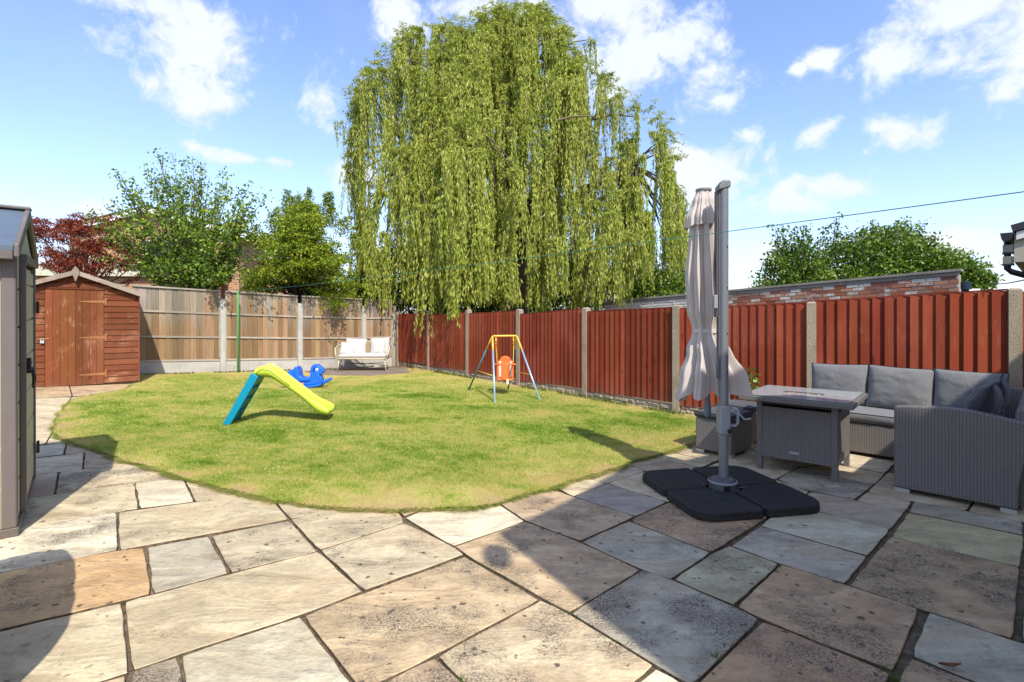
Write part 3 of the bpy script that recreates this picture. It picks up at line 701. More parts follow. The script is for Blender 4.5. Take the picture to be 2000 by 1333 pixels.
# ---- bare timber fence across the far end
M_bare = None
def bare_mat():
    m, n, l, b = new_mat('weathered_board', .85, .1)
    o = coords(n); oi = n.new('ShaderNodeObjectInfo'); geo = n.new('ShaderNodeNewGeometry').outputs['Position']
    sh = n.new('ShaderNodeVectorMath'); sh.operation = 'MULTIPLY_ADD'; cv = n.new('ShaderNodeCombineXYZ')
    for i in range(3): l.new(oi.outputs['Random'], cv.inputs[i])
    l.new(cv.outputs[0], sh.inputs[0]); sh.inputs[1].default_value = (37, 53, 71); l.new(o, sh.inputs[2])
    gr_ = add_noise(n, l, mapping(n, l, sh.outputs[0], (30, 30, 1.8)), 1, 6, .65, .5)
    lg = add_noise(n, l, mapping(n, l, sh.outputs[0], (9, 9, 1.1)), 1, 3)
    br = mix(n, l, ramp(n, l, gr_, [(.3, (0, 0, 0)), (.7, (1, 1, 1))]), (.12, .066, .032), (.48, .33, .19)); gy_ = mix(n, l, ramp(n, l, gr_, [(.3, (0, 0, 0)), (.7, (1, 1, 1))]), (.12, .10, .075), (.50, .445, .36))
    sep = n.new('ShaderNodeSeparateXYZ'); l.new(o, sep.inputs[0])
    up = mathn(n, l, 'ADD', mathn(n, l, 'MULTIPLY', mathn(n, l, 'SUBTRACT', sep.outputs[2], .62), 3.5), mathn(n, l, 'MULTIPLY', mathn(n, l, 'SUBTRACT', mathn(n, l, 'ADD', lg, oi.outputs['Random']), .95), 1.9), True)
    c = mix(n, l, up, br, gy_)
    c = mix(n, l, mathn(n, l, 'MULTIPLY', ramp(n, l, lg, [(.5, (0, 0, 0)), (.62, (1, 1, 1))]), .45), c, (.36, .20, .09))
    v = n.new('ShaderNodeTexVoronoi'); v.inputs['Scale'].default_value = 1; l.new(mapping(n, l, sh.outputs[0], (9, 9, 4.2)), v.inputs['Vector'])
    c = mix(n, l, mathn(n, l, 'MULTIPLY', mathn(n, l, 'LESS_THAN', v.outputs['Distance'], .14), .6), c, (.10, .055, .03))
    c = mix(n, l, 1., c, oi.outputs['Color'], 'MULTIPLY')
    l.new(c, b.inputs['Base Color']); bump(n, l, b, gr_, .4, .004); return m
M_bare = bare_mat(); M_rail = wood('weathered_rail', (.24, .20, .15), (.42, .36, .28), .85, 0, False)
SP = [8.35, 6.5, 4.68, 2.86, 1.06, .1]; LB = LF0-A*9.0
backf = thing('garden_fence', 'weathered brown timber fence with concrete posts and gravel boards across the far end', 'fence', (LB.x, LB.y, 0), ANG)
def gz(s):
    q = LF0-A*s; return float(g(q.x, q.y))
for i, s in enumerate(SP):
    x = 9-s; z = gz(s)
    if i < 5: MB().box(x-.055, x+.055, -.065, .05, z-.2, z+1.78+.03*(i == 1)).obj('post', M_concl, backf)
    else: MB().box(x-.06, x+.06, -.05, .05, z-.2, z+1.80).obj('end_post', M_rail, backf)
ext = [(9.0, 8.35)]
for i in range(5):
    sa, sb = SP[i], SP[i+1]; xa, xb = 9-sa+.058, 9-sb-.058; za, zb = gz(sa), gz(sb); zm = (za+zb)/2
    def line(z0, z1, y0, y1, name, mat, par):
        return MB().prism([(xa, za+z0), (xb, zb+z0), (xb, zb+z1), (xa, za+z1)], y0, y1, 1).obj(name, mat, par)
    line(-.15, .27, -.02, .03, 'gravel_board', M_concl, backf)
    fp = line(.285, .33, -.03, .03, 'fence_panel', M_rail, backf)
    for z0 in (.83, 1.40): line(z0, z0+.042, -.042, .0, 'rail', M_rail, fp)
    line(1.95, 1.985, -.055, .035, 'capping_rail', M_rail, fp)
    MB().box(xa, xa+.03, -.035, .0, zm+.33, zm+1.93).obj('side_batten', M_rail, fp); MB().box(xb-.03, xb, -.035, .0, zm+.33, zm+1.93).obj('side_batten', M_rail, fp)
    nB = max(2, int(round((xb-xa)/.118))); pit = (xb-xa)/nB; me = MB().prism([(-.5, -.016), (.5, -.008), (.5, .0), (-.5, .0)], 0, 1.0, 2).mesh('board')
    for k in range(nB):
        x = xa+pit*(k+.5); t = (x-xa)/(xb-xa); zb_ = za+(zb-za)*t; j = random.uniform(.60, 1.22)
        o = link('board', me, M_bare, fp, (x, random.uniform(-.010, .004), zb_+.30), color=(j, j*random.uniform(.93, 1.04), j*random.uniform(.86, 1.05)))
        o.scale = (pit*1.03, 1, 1.66)
# small grey timber upright where the two fences meet
# ---- green clothes post with line, and its cable loop
gp = P(465, 730); M_green = plain('green_paint', (.10, .36, .10), .45, .5, var=.15)
pst = thing('clothes_post', 'slim green metal clothes line post in front of the weathered fence', 'post', gp)
MB().lathe([(.024, -.02), (.024, 1.98), (.018, 2.0)], seg=12).obj('pole', M_green, pst, smooth=True)
MB().tube([(0, 0, 1.96), (.02, -.03, 1.99), (.045, -.02, 1.97), (.03, 0, 1.94)], .006, 6).obj('hook', plain('hook_metal', (.2, .2, .2), .4, metal=.9), pst)
a_ = Vector((gp.x+.02, gp.y-.02, gp.z+1.97)); b_ = PD(2010, 373.7, 2.55)
pts_ = [a_.lerp(b_, t)-Vector((0, 0, .04*math.sin(math.pi*t))) for t in np.linspace(0, 1, 50)]
d_ = (b_-a_).normalized()
ln = MB().tube([p-pts_[0] for p in pts_]+[b_+d_*3.0-pts_[0]], .0028, 5).obj('clothes_line', plain('line_plastic', (.03, .19, .13), .5), None, pts_[0])
tag(ln, 'thin green clothes line stretched from the green post across the garden to the right', 'clothes line')

# ================================================================== BROWN SHED
M_brown = wood('brown_stain', (.115, .030, .010), (.19, .056, .020), .72, 0, True, True, (.55, .30, .15), .55)
M_brownd = wood('brown_stain_door', (.135, .038, .012), (.215, .068, .024), .72, 2, True, True, (.55, .30, .15), .5)
M_hinge = plain('painted_hinge', (.32, .13, .045), .6); M_felt = plain('roof_felt', (.07, .075, .06), .95, bmp=.4)
M_peel = wood('peeling_board', (.20, .15, .10), (.38, .32, .24), .8, 0, False, True, (.26, .07, .03), 1.0)
zS = .145; Cs = Vector((-7.43, 10.2))-A*.965
shed = thing('garden_shed', 'brown wooden shed with a pitched roof and plank door in the far left corner', 'shed', (Cs.x, Cs.y, zS), ANG)
hw, he, hp = .955, 1.76, 2.13
def roofz(x): return hp-(hp-he)*abs(x)/hw
core = MB(); core.prism([(-hw+.02, .05), (hw-.02, .05), (hw-.02, he-.03), (0, hp-.04), (-hw+.02, he-.03)], .03, 2.1, 1)
core.obj('side_wall', M_brown, shed)
fl = MB(); fl.box(-hw, hw, .02, 2.1, .0, .05); fl.obj('floor_bearer', wood('old_bearer', (.1, .06, .035), (.18, .12, .07), .9, 0, False), shed)
dx0, dx1, dz0, dz1 = -.42, .415, .03, 1.82
z = .045; pit = .1135; kb = 0
while z < hp-.03:
    zt = min(z+pit+.012, hp-.01)
    def seg(xa, xb):
        if xb-xa < .03: return
        # top edge follows the gable
        pts = [(xa, z), (xb, z)]
        def lim(x): return min(zt, roofz(x)-.02)
        if lim(xa) <= z and lim(xb) <= z and not (xa < 0 < xb): return
        pts.append((xb, max(z, lim(xb))));
        if xa < 0 < xb: pts.append((0, lim(0)))
        pts.append((xa, max(z, lim(xa))))
        j = random.uniform(.85, 1.1); cl = (j, j*random.uniform(.94, 1.06), j)
        mb = MB().prism(pts, -.004-.012, .03, 1)
        for q in range(len(mb.v)):            # shiplap: the lower edge stands proud of the upper
            vx, vy, vz = mb.v[q]
            if vy < 0: mb.v[q] = (vx, -.005-.017*max(0, 1-(vz-z)/pit), vz)
        mb.obj('cladding_board', M_brown, shed, color=cl)
    if z < dz1+.04:
        seg(-hw, dx0-.005); seg(dx1+.005, hw)
    else:
        xm = hw*min(1, max(.02, (hp-.02-z)/(hp-he))) if z > he-.02 else hw
        seg(-xm, xm)
    z += pit; kb += 1
npl = 8; pw = (dx1-dx0)/npl
door = MB().box(dx0, dx1, -.005, .028, dz0, dz1).obj('door', M_brownd, shed)
for k in range(npl):
    j = random.uniform(.88, 1.12)
    MB().box(dx0+pw*k+.002, dx0+pw*(k+1)-.002, -.024, -.006, dz0+.004, dz1-.004).obj('plank', M_brownd, door, color=(j, j*random.uniform(.95, 1.08), j))
for zz in (1.60, .92, .22):
    mb = MB(); mb.prism([(dx1+.012, zz-.035), (dx1+.012, zz+.035), (dx1-.02, zz+.028), (dx1-.36, zz+.008), (dx1-.36, zz-.008), (dx1-.02, zz-.028)], -.031, -.025, 1)
    mb.prism([(dx1+.014, zz-.07), (dx1+.044, zz-.07), (dx1+.044, zz+.07), (dx1+.014, zz+.07)], -.036, -.02, 1); mb.obj('hinge', M_hinge, door)
MB().box(dx0-.01, dx1+.01, -.04, -.012, dz1+.005, dz1+.035).obj('lintel_strip', M_brown, shed)
MB().box(dx0-.10, dx0+.06, -.034, -.026, .90, .93).obj('hasp', M_hinge, door)
pl = MB(); pl.box(dx0-.065, dx0-.01, -.055, -.035, .835, .885); pl.tube([(dx0-.055, -.045, .885), (dx0-.055, -.045, .91), (dx0-.038, -.045, .922), (dx0-.02, -.045, .91), (dx0-.02, -.045, .885)], .005, 6)
pl.obj('padlock', plain('padlock_steel', (.75, .77, .78), .3, .5, metal=.6), door)
for sx in (-1, 1):
    ov = 1.07; e = lambda x: hp+.02-(hp-he)*abs(x)/hw
    pr = [(0, e(0)), (sx*ov, e(ov)), (sx*ov, e(ov)+.02), (0, e(0)+.02)]
    MB().prism(pr, -.10, 2.2, 1).obj('roof_panel', M_felt, shed)
    MB().prism([(0, e(0)-.055), (sx*ov, e(ov)-.06), (sx*ov, e(ov)+.026), (0, e(0)+.03)], -.125, -.102, 1).obj('barge_board', M_peel, shed, color=(1, 1, 1))
MB().prism([(-.05, hp-.02), (0, hp-.17), (.05, hp-.02), (.05, hp+.05), (0, hp+.12), (-.05, hp+.05)], -.15, -.127, 1).obj('finial', M_peel, shed)
MB().box(hw-.005, hw+.018, -.03, .03, .03, he-.02).obj('corner_batten', M_brown, shed); MB().box(-hw-.018, -hw+.005, -.03, .03, .03, he-.02).obj('corner_batten', M_brown, shed)

# ================================================================== PLASTIC SHED (left edge)
M_sage = plain('sage_plastic', (.44, .42, .29), .5, .35, var=.06, scale=2); M_taupe = wood('taupe_plastic', (.115, .095, .085), (.15, .125, .11), .5, 2, False, spec=.35)
M_roofp = plain('grey_roof_plastic', (.10, .13, .16), .42, .5, var=.1); M_blk = plain('black_plastic', (.012, .012, .013), .4, .5)
N0 = Vector((-3.30, 3.40)); PA = math.atan2(.769, -.64)
ps = thing('storage_shed', 'sage green plastic shed with grey trim at the left edge beside the patio', 'shed', (N0.x, N0.y, 0), 0, rot=(0, R(-1.6), PA))
GW = 1.46; he2, hp2 = 1.90, 2.19
def rz2(x): return he2+(hp2-he2)*(1-abs(x-GW/2)/(GW/2))
D2 = 1.25
MB().prism([(.02, .06), (GW-.02, .06), (GW-.02, he2-.02), (GW/2, hp2-.03), (.02, he2-.02)], .03, D2, 1).obj('inner_wall', M_sage, ps)
MB().box(-.03, GW+.04, -.02, D2+.03, 0, .062).obj('base', M_taupe, ps, bevel=.008)
d0, d1, dt = .30, 1.15, 1.80
def panelrow(x0, x1, zt, par, y, name='wall_panel', gable=False, zs=.065):
    z = zs; i = 0
    while z < zt-.02:
        z1 = min(z+.262, zt)
        pts = [(x0, z+.006), (x1, z+.006), (x1, z1-.006), (x0, z1-.006)]
        if gable:
            pts = [(x0, z+.006), (x1, z+.006), (x1, min(z1-.006, rz2(x1)-.03))]+([(GW/2, min(z1-.006, rz2(GW/2)-.03))] if x0 < GW/2 < x1 else [])+[(x0, min(z1-.006, rz2(x0)-.03))]
        MB().prism(pts, y, y+.022, 1).obj(name, M_sage, par, bevel=.006); z += .262; i += 1
panelrow(.06, d0-.03, rz2(.1)-.06, ps, -.004); panelrow(d1+.04, GW-.05, rz2(GW-.1)-.06, ps, -.004)
gz2 = MB().prism([(.05, he2-.02), (d0-.03, he2-.02), (d0-.03, dt+.09), (d1+.04, dt+.09), (d1+.04, he2-.02), (GW-.05, he2-.02), (GW/2, hp2-.05)], -.003, .02, 1).obj('gable_panel', M_sage, ps)
door2 = MB().prism([(d0+.0, .075), (d1+.0, .075), (d1, dt), (d0, dt)], -.012, .012, 1).obj('door', M_sage, ps)
panelrow(d0+.03, d1-.03, dt-.02, door2, -.026, 'door_panel', False, .1)
for (xa, xb) in ((d0-.03, d0+.02), (d1-.02, d1+.035)):
    MB().box(xa, xb, -.038, -.005, .065, dt+.03).obj('door_frame', M_taupe, ps, bevel=.005)
MB().box(d0-.03, d1+.035, -.045, -.005, dt+.03, dt+.085).obj('door_frame', M_taupe, ps, bevel=.005)
for x, w in ((.0, .10), (GW, .06)):
    MB().box(x-.03, x+w-.045, -.012, .062, .06, rz2(x)-.01).obj('corner_post', M_taupe, ps, bevel=.012)
# side wall with its panels, facing the camera
MB().box(-.012, .02, .063, D2, .065, he2).obj('side_wall', M_sage, ps)
for k in range(7): MB().box(-.024, -.012, .07, D2-.05, .075+k*.262, .325+k*.262).obj('wall_panel', M_sage, ps, bevel=.006)
h = MB(); h.box(d0+.03, d0+.075, -.06, -.03, 1.04, 1.15); h.box(d0-.01, d0+.03, -.065, -.045, 1.06, 1.08); h.box(d0-.01, d0+.03, -.065, -.045, 1.11, 1.13)
h.obj('door_handle', M_blk, door2, bevel=.004)
MB().tube([(d0+.05, -.065, 1.08), (d0+.065, -.075, 1.0), (d0+.07, -.07, .93)], [.010, .012, .009], 8).obj('latch_lever', M_blk, door2, smooth=True)
for zz in (1.5, .33): MB().box(d1-.03, d1+.01, -.062, -.043, zz-.05, zz+.05).obj('hinge', M_blk, door2, bevel=.004)
for side in (0, 1):
    sg = -1 if side == 0 else 1; xe = GW/2+sg*(GW/2+.13); sl = (hp2-he2)/(GW/2)
    def rr(x, o=0): return hp2+.03-abs(x-GW/2)*sl+o
    MB().prism([(GW/2, rr(GW/2)), (xe, rr(xe)), (xe, rr(xe)+.03), (GW/2, rr(GW/2)+.03)], -.004, D2+.1, 1).obj('roof_panel', M_roofp, ps)
    MB().prism([(GW/2, rr(GW/2)-.035), (xe, rr(xe)-.04), (xe, rr(xe)+.045), (GW/2, rr(GW/2)+.047)], -.035, -.006, 1).obj('barge_trim', M_taupe, ps, bevel=.008)
    MB().box(min(xe, xe-sg*.03), max(xe, xe-sg*.03), -.004, D2+.1, rr(xe)-.055, rr(xe)+.0).obj('eaves_trim', M_taupe, ps, bevel=.006)
MB().box(GW/2-.06, GW/2+.06, -.04, D2+.1, hp2+.055, hp2+.08).obj('ridge_cap', M_taupe, ps, bevel=.01)
# ---- covered barbecue at the very edge
BQ = Vector((-2.255, 1.735)); bq = thing('covered_barbecue', 'black covered barbecue cut off by the left edge beside the plastic shed', 'barbecue', (BQ.x, BQ.y, 0), math.atan2(.769, -.64))
mb = MB(); seg = 64; prof = [(.80, .30), (.84, .40), (.90, .60), (.96, .78), (1.0, .90), (1.01, .96), (.97, 1.02), (.86, 1.07), (.5, 1.10)]
for i, (r, z) in enumerate(prof):
    for k in range(seg):
        a = 2*math.pi*k/seg; ca, sa = math.cos(a), math.sin(a); e = 1/((abs(ca)**4+abs(sa)**4)**.25)
        q = r*e*(1+(.035*(1-i/8))*math.cos(11*a+i*.3)+.012*math.cos(17*a+i)); mb.v.append((.66*q*ca, .31*q*sa, z+.02*math.cos(9*a)*(i == 0)))
for i in range(len(prof)-1):
    for k in range(seg): mb.f.append((i*seg+k, i*seg+(k+1) % seg, (i+1)*seg+(k+1) % seg, (i+1)*seg+k))
mb.f.append(tuple((len(prof)-1)*seg+k for k in range(seg)))
mb.obj('cover', plain('cover_nylon', (.010, .006, .012), .6, .3), bq, smooth=True)
for sx in (-1, 1):
    for sy in (-1, 1): MB().box(sx*.45-.02, sx*.45+.02, sy*.2-.02, sy*.2+.02, 0, .5).obj('leg', M_blk, bq)
# ================================================================== PATIO FURNITURE
def wicker_mat(name, c_hi, c_lo, sx=.038, sz=.0085):
    """flat rattan strip woven round uprights: staggered cells in metres along the UV of each face"""
    m, n, l, b = new_mat(name, .42, .45)
    uv = n.new('ShaderNodeUVMap'); uv.uv_map = 'uv'
    s = mapping(n, l, uv.outputs[0], (1/sx, 1/sz, 1)); sep = n.new('ShaderNodeSeparateXYZ'); l.new(s, sep.inputs[0])
    col_ = mathn(n, l, 'FLOOR', sep.outputs[0]); odd = mathn(n, l, 'MODULO', mathn(n, l, 'ABSOLUTE', col_), 2.)
    y_ = mathn(n, l, 'ADD', sep.outputs[1], mathn(n, l, 'MULTIPLY', odd, .5))
    fx = mathn(n, l, 'FRACT', sep.outputs[0]); fy = mathn(n, l, 'FRACT', y_)
    hx = mathn(n, l, 'SINE', mathn(n, l, 'MULTIPLY', fx, math.pi)); hy = mathn(n, l, 'SINE', mathn(n, l, 'MULTIPLY', fy, math.pi))
    h = mathn(n, l, 'MULTIPLY', mathn(n, l, 'POWER', hx, .28), mathn(n, l, 'POWER', hy, .5))
    nz_ = add_noise(n, l, s, 1.3, 2)
    c = ramp(n, l, h, [(.12, c_lo), (.5, tuple((a+b_)/2 for a, b_ in zip(c_hi, c_lo))), (.85, c_hi)])
    c = mix(n, l, mathn(n, l, 'MULTIPLY', nz_, .35), c, tuple(x_*.55 for x_ in c_hi))
    l.new(c, b.inputs['Base Color']); bump(n, l, b, h, .8, .006); return m
M_wick = wicker_mat('grey_rattan', (.25, .222, .195), (.022, .020, .018), .021, .0130)
M_fab = None
def fabric(name, col, sc=420, b_=.25):
    m, n, l, b = new_mat(name, .9, .15)
    o = coords(n); f = add_noise(n, l, o, sc, 3, .6); w = add_noise(n, l, o, 6, 5, .6, .6)
    c = mix(n, l, f, tuple(x*.78 for x in col), tuple(x*1.2 for x in col)); l.new(c, b.inputs['Base Color'])
    b.inputs['Sheen Weight'].default_value = .25
    hh = mathn(n, l, 'ADD', mathn(n, l, 'MULTIPLY', w, 1.), mathn(n, l, 'MULTIPLY', f, .05)); bump(n, l, b, hh, b_, .03); return m
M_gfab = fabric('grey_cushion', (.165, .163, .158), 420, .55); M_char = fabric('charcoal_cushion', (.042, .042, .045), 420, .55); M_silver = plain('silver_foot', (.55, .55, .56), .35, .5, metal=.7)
M_pipe = plain('dark_piping', (.03, .03, .032), .7); M_dgrey = plain('dark_metal', (.09, .088, .092), .45, .4)
def cushion_mesh(w, h, t, n=22, crease=.5, seed=0):
    """standing pillow in x-z, thickness in y, with soft wrinkles running in from corners and seams"""
    rs = random.Random(seed); mb = MB(); idx = {}
    for s in (-1, 1):
        for i in range(n+1):
            for j in range(n+1):
                u = -1+2*i/n; v = -1+2*j/n
                if s == 1 and (i in (0, n) or j in (0, n)): idx[s, i, j] = idx[-1, i, j]; continue
                k = ((1-abs(u)**2.6)*(1-abs(v)**2.6))**.55
                pin = 1-.05*(1-abs(v)**2)*abs(u)**3; pin2 = 1-.05*(1-abs(u)**2)*abs(v)**3
                x = u*w/2*pin; z = v*h/2*pin2
                e = 1-k
                wr = mnoise.noise(Vector((u*2.2+seed, v*5.5, s*3)))*.55+mnoise.noise(Vector((u*7+seed, v*2.6, s*5)))*.45
                y = s*t/2*k*(1+.20*wr*crease)+s*wr*.008*(e < .98)*crease
                y += mnoise.noise(Vector((u*1.3, v*1.3, seed+7)))*.012
                idx[s, i, j] = len(mb.v); mb.v.append((x, y, z))
    for s in (-1, 1):
        for i in range(n):
            for j in range(n): 
                q = (idx[s, i, j], idx[s, i+1, j], idx[s, i+1, j+1], idx[s, i, j+1]); mb.f.append(q if s == -1 else q[::-1])
    pr_i = [idx[-1, i, 0] for i in range(n)]+[idx[-1, n, j] for j in range(n)]+[idx[-1, n-i, n] for i in range(n)]+[idx[-1, 0, n-j] for j in range(n)]
    me = mb.mesh('cushion'); rim[me.name] = [mb.v[q] for q in pr_i]; return me
rim = {}
def welt(o, mat):
    MB().tube(rim[o.data.name], .0045, 6, True).obj('piping', mat, o, smooth=True)
def pad_mesh(w, d, h, seed=0, n=18):
    """flat seat pad: bulged top, wrinkled boxed sides"""
    mb = MB(); rows = [(-1, 0), (-.6, .35), (.0, .5), (.6, .35), (1, 0)]
    xs_ = [(-1+2*i/n) for i in range(n+1)]
    def ring(z, ins): 
        pts = []
        per = [(u, -1) for u in xs_[:-1]]+[(1, v) for v in xs_[:-1]]+[(-u, 1) for u in xs_[:-1]]+[(-1, -v) for v in xs_[:-1]]
        for (u, v) in per:
            rr_ = 1-.03*(abs(u*v)**4); wob = mnoise.noise(Vector((u*w*14+seed, v*d*14, z*30)))*.007*(1 if abs(z-h/2) < h*.45 else .1)
            pts.append((u*(w/2-ins+wob)*rr_, v*(d/2-ins+wob)*rr_, z))
        return pts
    R_ = [ring(0, .02), ring(h*.12, .002), ring(h*.5, -.003), ring(h*.86, .0), ring(h*.98, .014)]
    m = len(R_[0])
    for r in R_: mb.v += r
    for k in range(len(R_)-1):
        for i in range(m): mb.f.append((k*m+i, k*m+(i+1) % m, (k+1)*m+(i+1) % m, (k+1)*m+i))
    mb.f.append(tuple(range(m))[::-1])
    base = (len(R_)-1)*m; last = [base+i for i in range(m)]
    for sc, dz in ((.9, .006), (.6, .014), (.25, .017)):
        k0 = len(mb.v)
        for i in range(m):
            p = mb.v[base+i]; mb.v.append((p[0]*sc, p[1]*sc, h*.98+dz+.003*mnoise.noise(Vector((p[0]*9*sc+seed, p[1]*9*sc, 1)))))
        cur = [k0+i for i in range(m)]
        for i in range(m): mb.f.append((last[i], last[(i+1) % m], cur[(i+1) % m], cur[i]))
        last = cur
    mb.f.append(tuple(last)); return mb.mesh('pad')
# ---- corner sofa
SD = Vector((.692, -.722)); SNn = Vector((.722, .692)); P0s = Vector((3.55, 5.43)); O0 = P0s+SD*.597
SA = math.atan2(SD.y, SD.x)
sofa = thing('corner_sofa', 'grey rattan corner sofa with grey seat pads in front of the red fence', 'sofa', (O0.x, O0.y, 0), SA)
XL, XR, YB, YF, TH = -1.12, .76, .72, -1.06, .10
mb = MB(); mb.box(XL, XR, .0, YB, .035, .345); mb.obj('seat_base', M_wick, sofa, bevel=.012, uv=True)
mb = MB(); mb.box(.0, XR, YF+.12, -.002, .035, .345); mb.obj('return_seat_base', M_wick, sofa, bevel=.012, uv=True)
mb = MB(); mb.prism([(YB-TH, .347), (YB-.002, .347), (YB+.05, .76), (YB-TH+.05, .76)], XL, XR, 0); mb.obj('backrest', M_wick, sofa, bevel=.02, uv=True)
mb = MB(); mb.prism([(XR-TH, .347), (XR-.002, .347), (XR+.05, .76), (XR-TH+.05, .76)], YF+.125, YB-TH-.01, 1); mb.obj('return_backrest', M_wick, sofa, bevel=.02, uv=True)
# end arm: curved top edge, flaring out at the back
arm = MB(); n_a = 14; pr = []
for i in range(n_a+1):
    t = i/n_a; x = -.015+(XR+.065)*t; z = .705+.028*math.sin(math.pi*min(1, t*1.15))-.055*max(0, t-.55)**1.3*1.5
    pr.append((x, z))
bk = []
for i in range(7):
    t = i/6; bk.append((XR-.035+.085*t**1.7, .035+(pr[-1][1]-.06-.035)*t))
arm.prism([(-.015, .035)]+bk+pr[::-1], YF-.0, YF+.115, 1)
arm.obj('arm', M_wick, sofa, bevel=.016, uv=True)
for (x0, x1, y0, y1) in ((-.01, .09, YF+.004, YF+.10), (XR-.13, XR-.04, YF+.004, YF+.10), (XL+.02, XL+.1, .01, .1), (-.1, -.02, .02, .1), (XL+.02, XL+.1, YB-.1, YB-.02), (XR-.1, XR-.02, YB-.1, YB-.02)):
    MB().box(x0, x1, y0, y1, 0, .034).obj('foot', M_silver, sofa)
def padat(x0, x1, y0, y1, seed):
    o = link('seat_pad', pad_mesh(x1-x0, y1-y0, .095, seed), M_gfab, sofa, ((x0+x1)/2, (y0+y1)/2, .352), smooth=True)
    pp = MB(); w2, d2 = (x1-x0)/2-.004, (y1-y0)/2-.004
    pp.tube([(-w2, -d2, .092), (w2, -d2, .092), (w2, d2, .092), (-w2, d2, .092)], .0035, 6, True); pp.obj('piping', M_pipe, o)
padat(XL+.005, -.005, -.015, YB-TH-.0, 1); padat(.002, XR-TH-.0, -.015, YB-TH, 2); padat(.0, XR-TH, YF+.125, -.022, 3)
def wcush(lx, ly, lz_, w, h, t, rz, lean, tw, label, seed, mat=None, grp='cushions on the corner sofa', cr=.5):
    p = O0+SD*lx+SNn*ly
    o = link('cushion', cushion_mesh(w, h, t, 22, cr, seed), mat or M_gfab, None, (p.x, p.y, lz_), smooth=True)
    M = Matrix.Rotation(SA+rz, 4, 'Z') @ Matrix.Rotation(-lean, 4, 'X') @ Matrix.Rotation(tw, 4, 'Y')
    o.rotation_euler = M.to_euler(); tag(o, label, 'cushion', grp); welt(o, M_pipe); return o
wcush(-.79, .50, .68, .58, .47, .17, 0, R(12), R(-1.5), 'grey back cushion in sunlight at the left end of the corner sofa, behind the table', 1)
wcush(-.22, .49, .68, .59, .48, .18, R(2), R(14), R(2), 'grey back cushion in the middle of the three along the fence', 2, cr=.75)
wcush(.335, .49, .685, .56, .465, .17, R(-2), R(11), R(1), 'sunlit grey back cushion nearest the sofa corner, right of the three along the fence', 3)
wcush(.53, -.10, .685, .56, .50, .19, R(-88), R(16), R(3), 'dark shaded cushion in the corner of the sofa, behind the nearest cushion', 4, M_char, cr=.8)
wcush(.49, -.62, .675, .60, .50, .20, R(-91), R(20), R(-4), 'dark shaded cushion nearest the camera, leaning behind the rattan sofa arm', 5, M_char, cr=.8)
# ---- fire table
tb = thing('fire_pit_table', 'square grey rattan table with glass top and a gas fire bowl, beside the corner sofa', 'table', (2.83, 4.97, 0), R(-41))
hw_ = .31; M_leg = plain('grey_leg', (.15, .138, .13), .5, .4)
for sx in (-1, 1):
    for sy in (-1, 1): MB().box(sx*hw_-.024, sx*hw_+.024, sy*hw_-.024, sy*hw_+.024, 0, .66).obj('leg', M_leg, tb, bevel=.004)
for (x0, x1, y0, y1) in ((-hw_+.025, hw_-.025, -hw_-.02, -hw_+.0), (-hw_+.025, hw_-.025, hw_, hw_+.02), (-hw_-.02, -hw_, -hw_+.025, hw_-.025), (hw_, hw_+.02, -hw_+.025, hw_-.025)):
    MB().box(x0, x1, y0, y1, .125, .60).obj('side_panel', M_wick, tb, uv=True)
MB().box(-hw_+.03, hw_-.03, -hw_+.03, hw_-.03, .13, .15).obj('floor_plate', M_dgrey, tb)
MB().box(-.32, .32, -.32, .32, .625, .66).obj('under_frame', M_blk, tb)
tw_ = .465; hx_, hy_ = .16, .055
for (x0, x1, y0, y1) in ((-tw_, tw_, -tw_, -hy_), (-tw_, tw_, hy_, tw_), (-tw_, -hx_, -hy_+.001, hy_-.001), (hx_, tw_, -hy_+.001, hy_-.001)):
    MB().box(x0, x1, y0, y1, .662, .705).obj('top_frame', M_wick, tb, bevel=.006, uv=True)
MB().box(-hx_, hx_, -hy_, hy_, .64, .663).obj('burner_tray', M_blk, tb)
mb = MB(); rs = random.Random(5)
for i in range(80):
    x, y, r = rs.uniform(-hx_+.02, hx_-.02), rs.uniform(-hy_+.012, hy_-.012), rs.uniform(.008, .014); M = Matrix.Translation((x, y, .69+rs.uniform(0, .012))) @ Matrix.Rotation(rs.uniform(0, 3), 4, Vector((rs.random(), rs.random(), rs.random())))
    vs = [M @ (Vector(d)*r*rs.uniform(.7, 1.2)) for d in ((1, 0, 0), (0, 1, 0), (-1, 0, 0), (0, -1, 0), (0, 0, 1), (0, 0, -1))]
    mb.add(vs, [(0, 1, 4), (1, 2, 4), (2, 3, 4), (3, 0, 4), (1, 0, 5), (2, 1, 5), (3, 2, 5), (0, 3, 5)])
o = mb.obj('lava_rocks', plain('lava_rock', (.36, .25, .20), .9, var=.5, scale=60), tb); o['kind'] = 'stuff'
def glass_mat():
    m, n, l, b = new_mat('clear_glass', .02); n.remove(b)
    tr = n.new('ShaderNodeBsdfTransparent'); tr.inputs[0].default_value = (.86, .9, .9, 1); gl = n.new('ShaderNodeBsdfGlossy'); gl.inputs['Roughness'].default_value = .03
    fr = n.new('ShaderNodeFresnel'); fr.inputs[0].default_value = 1.12; ms = n.new('ShaderNodeMixShader')
    df = n.new('ShaderNodeBsdfDiffuse'); df.inputs[0].default_value = (.55, .54, .52, 1); m2 = n.new('ShaderNodeMixShader'); m2.inputs[0].default_value = .5
    l.new(tr.outputs[0], m2.inputs[1]); l.new(df.outputs[0], m2.inputs[2]); tr = m2
    l.new(fr.outputs[0], ms.inputs[0]); l.new(tr.outputs[0], ms.inputs[1]); l.new(gl.outputs[0], ms.inputs[2]); l.new(ms.outputs[0], n['Material Output'].inputs['Surface']); return m
M_glass = glass_mat()
gt = MB()
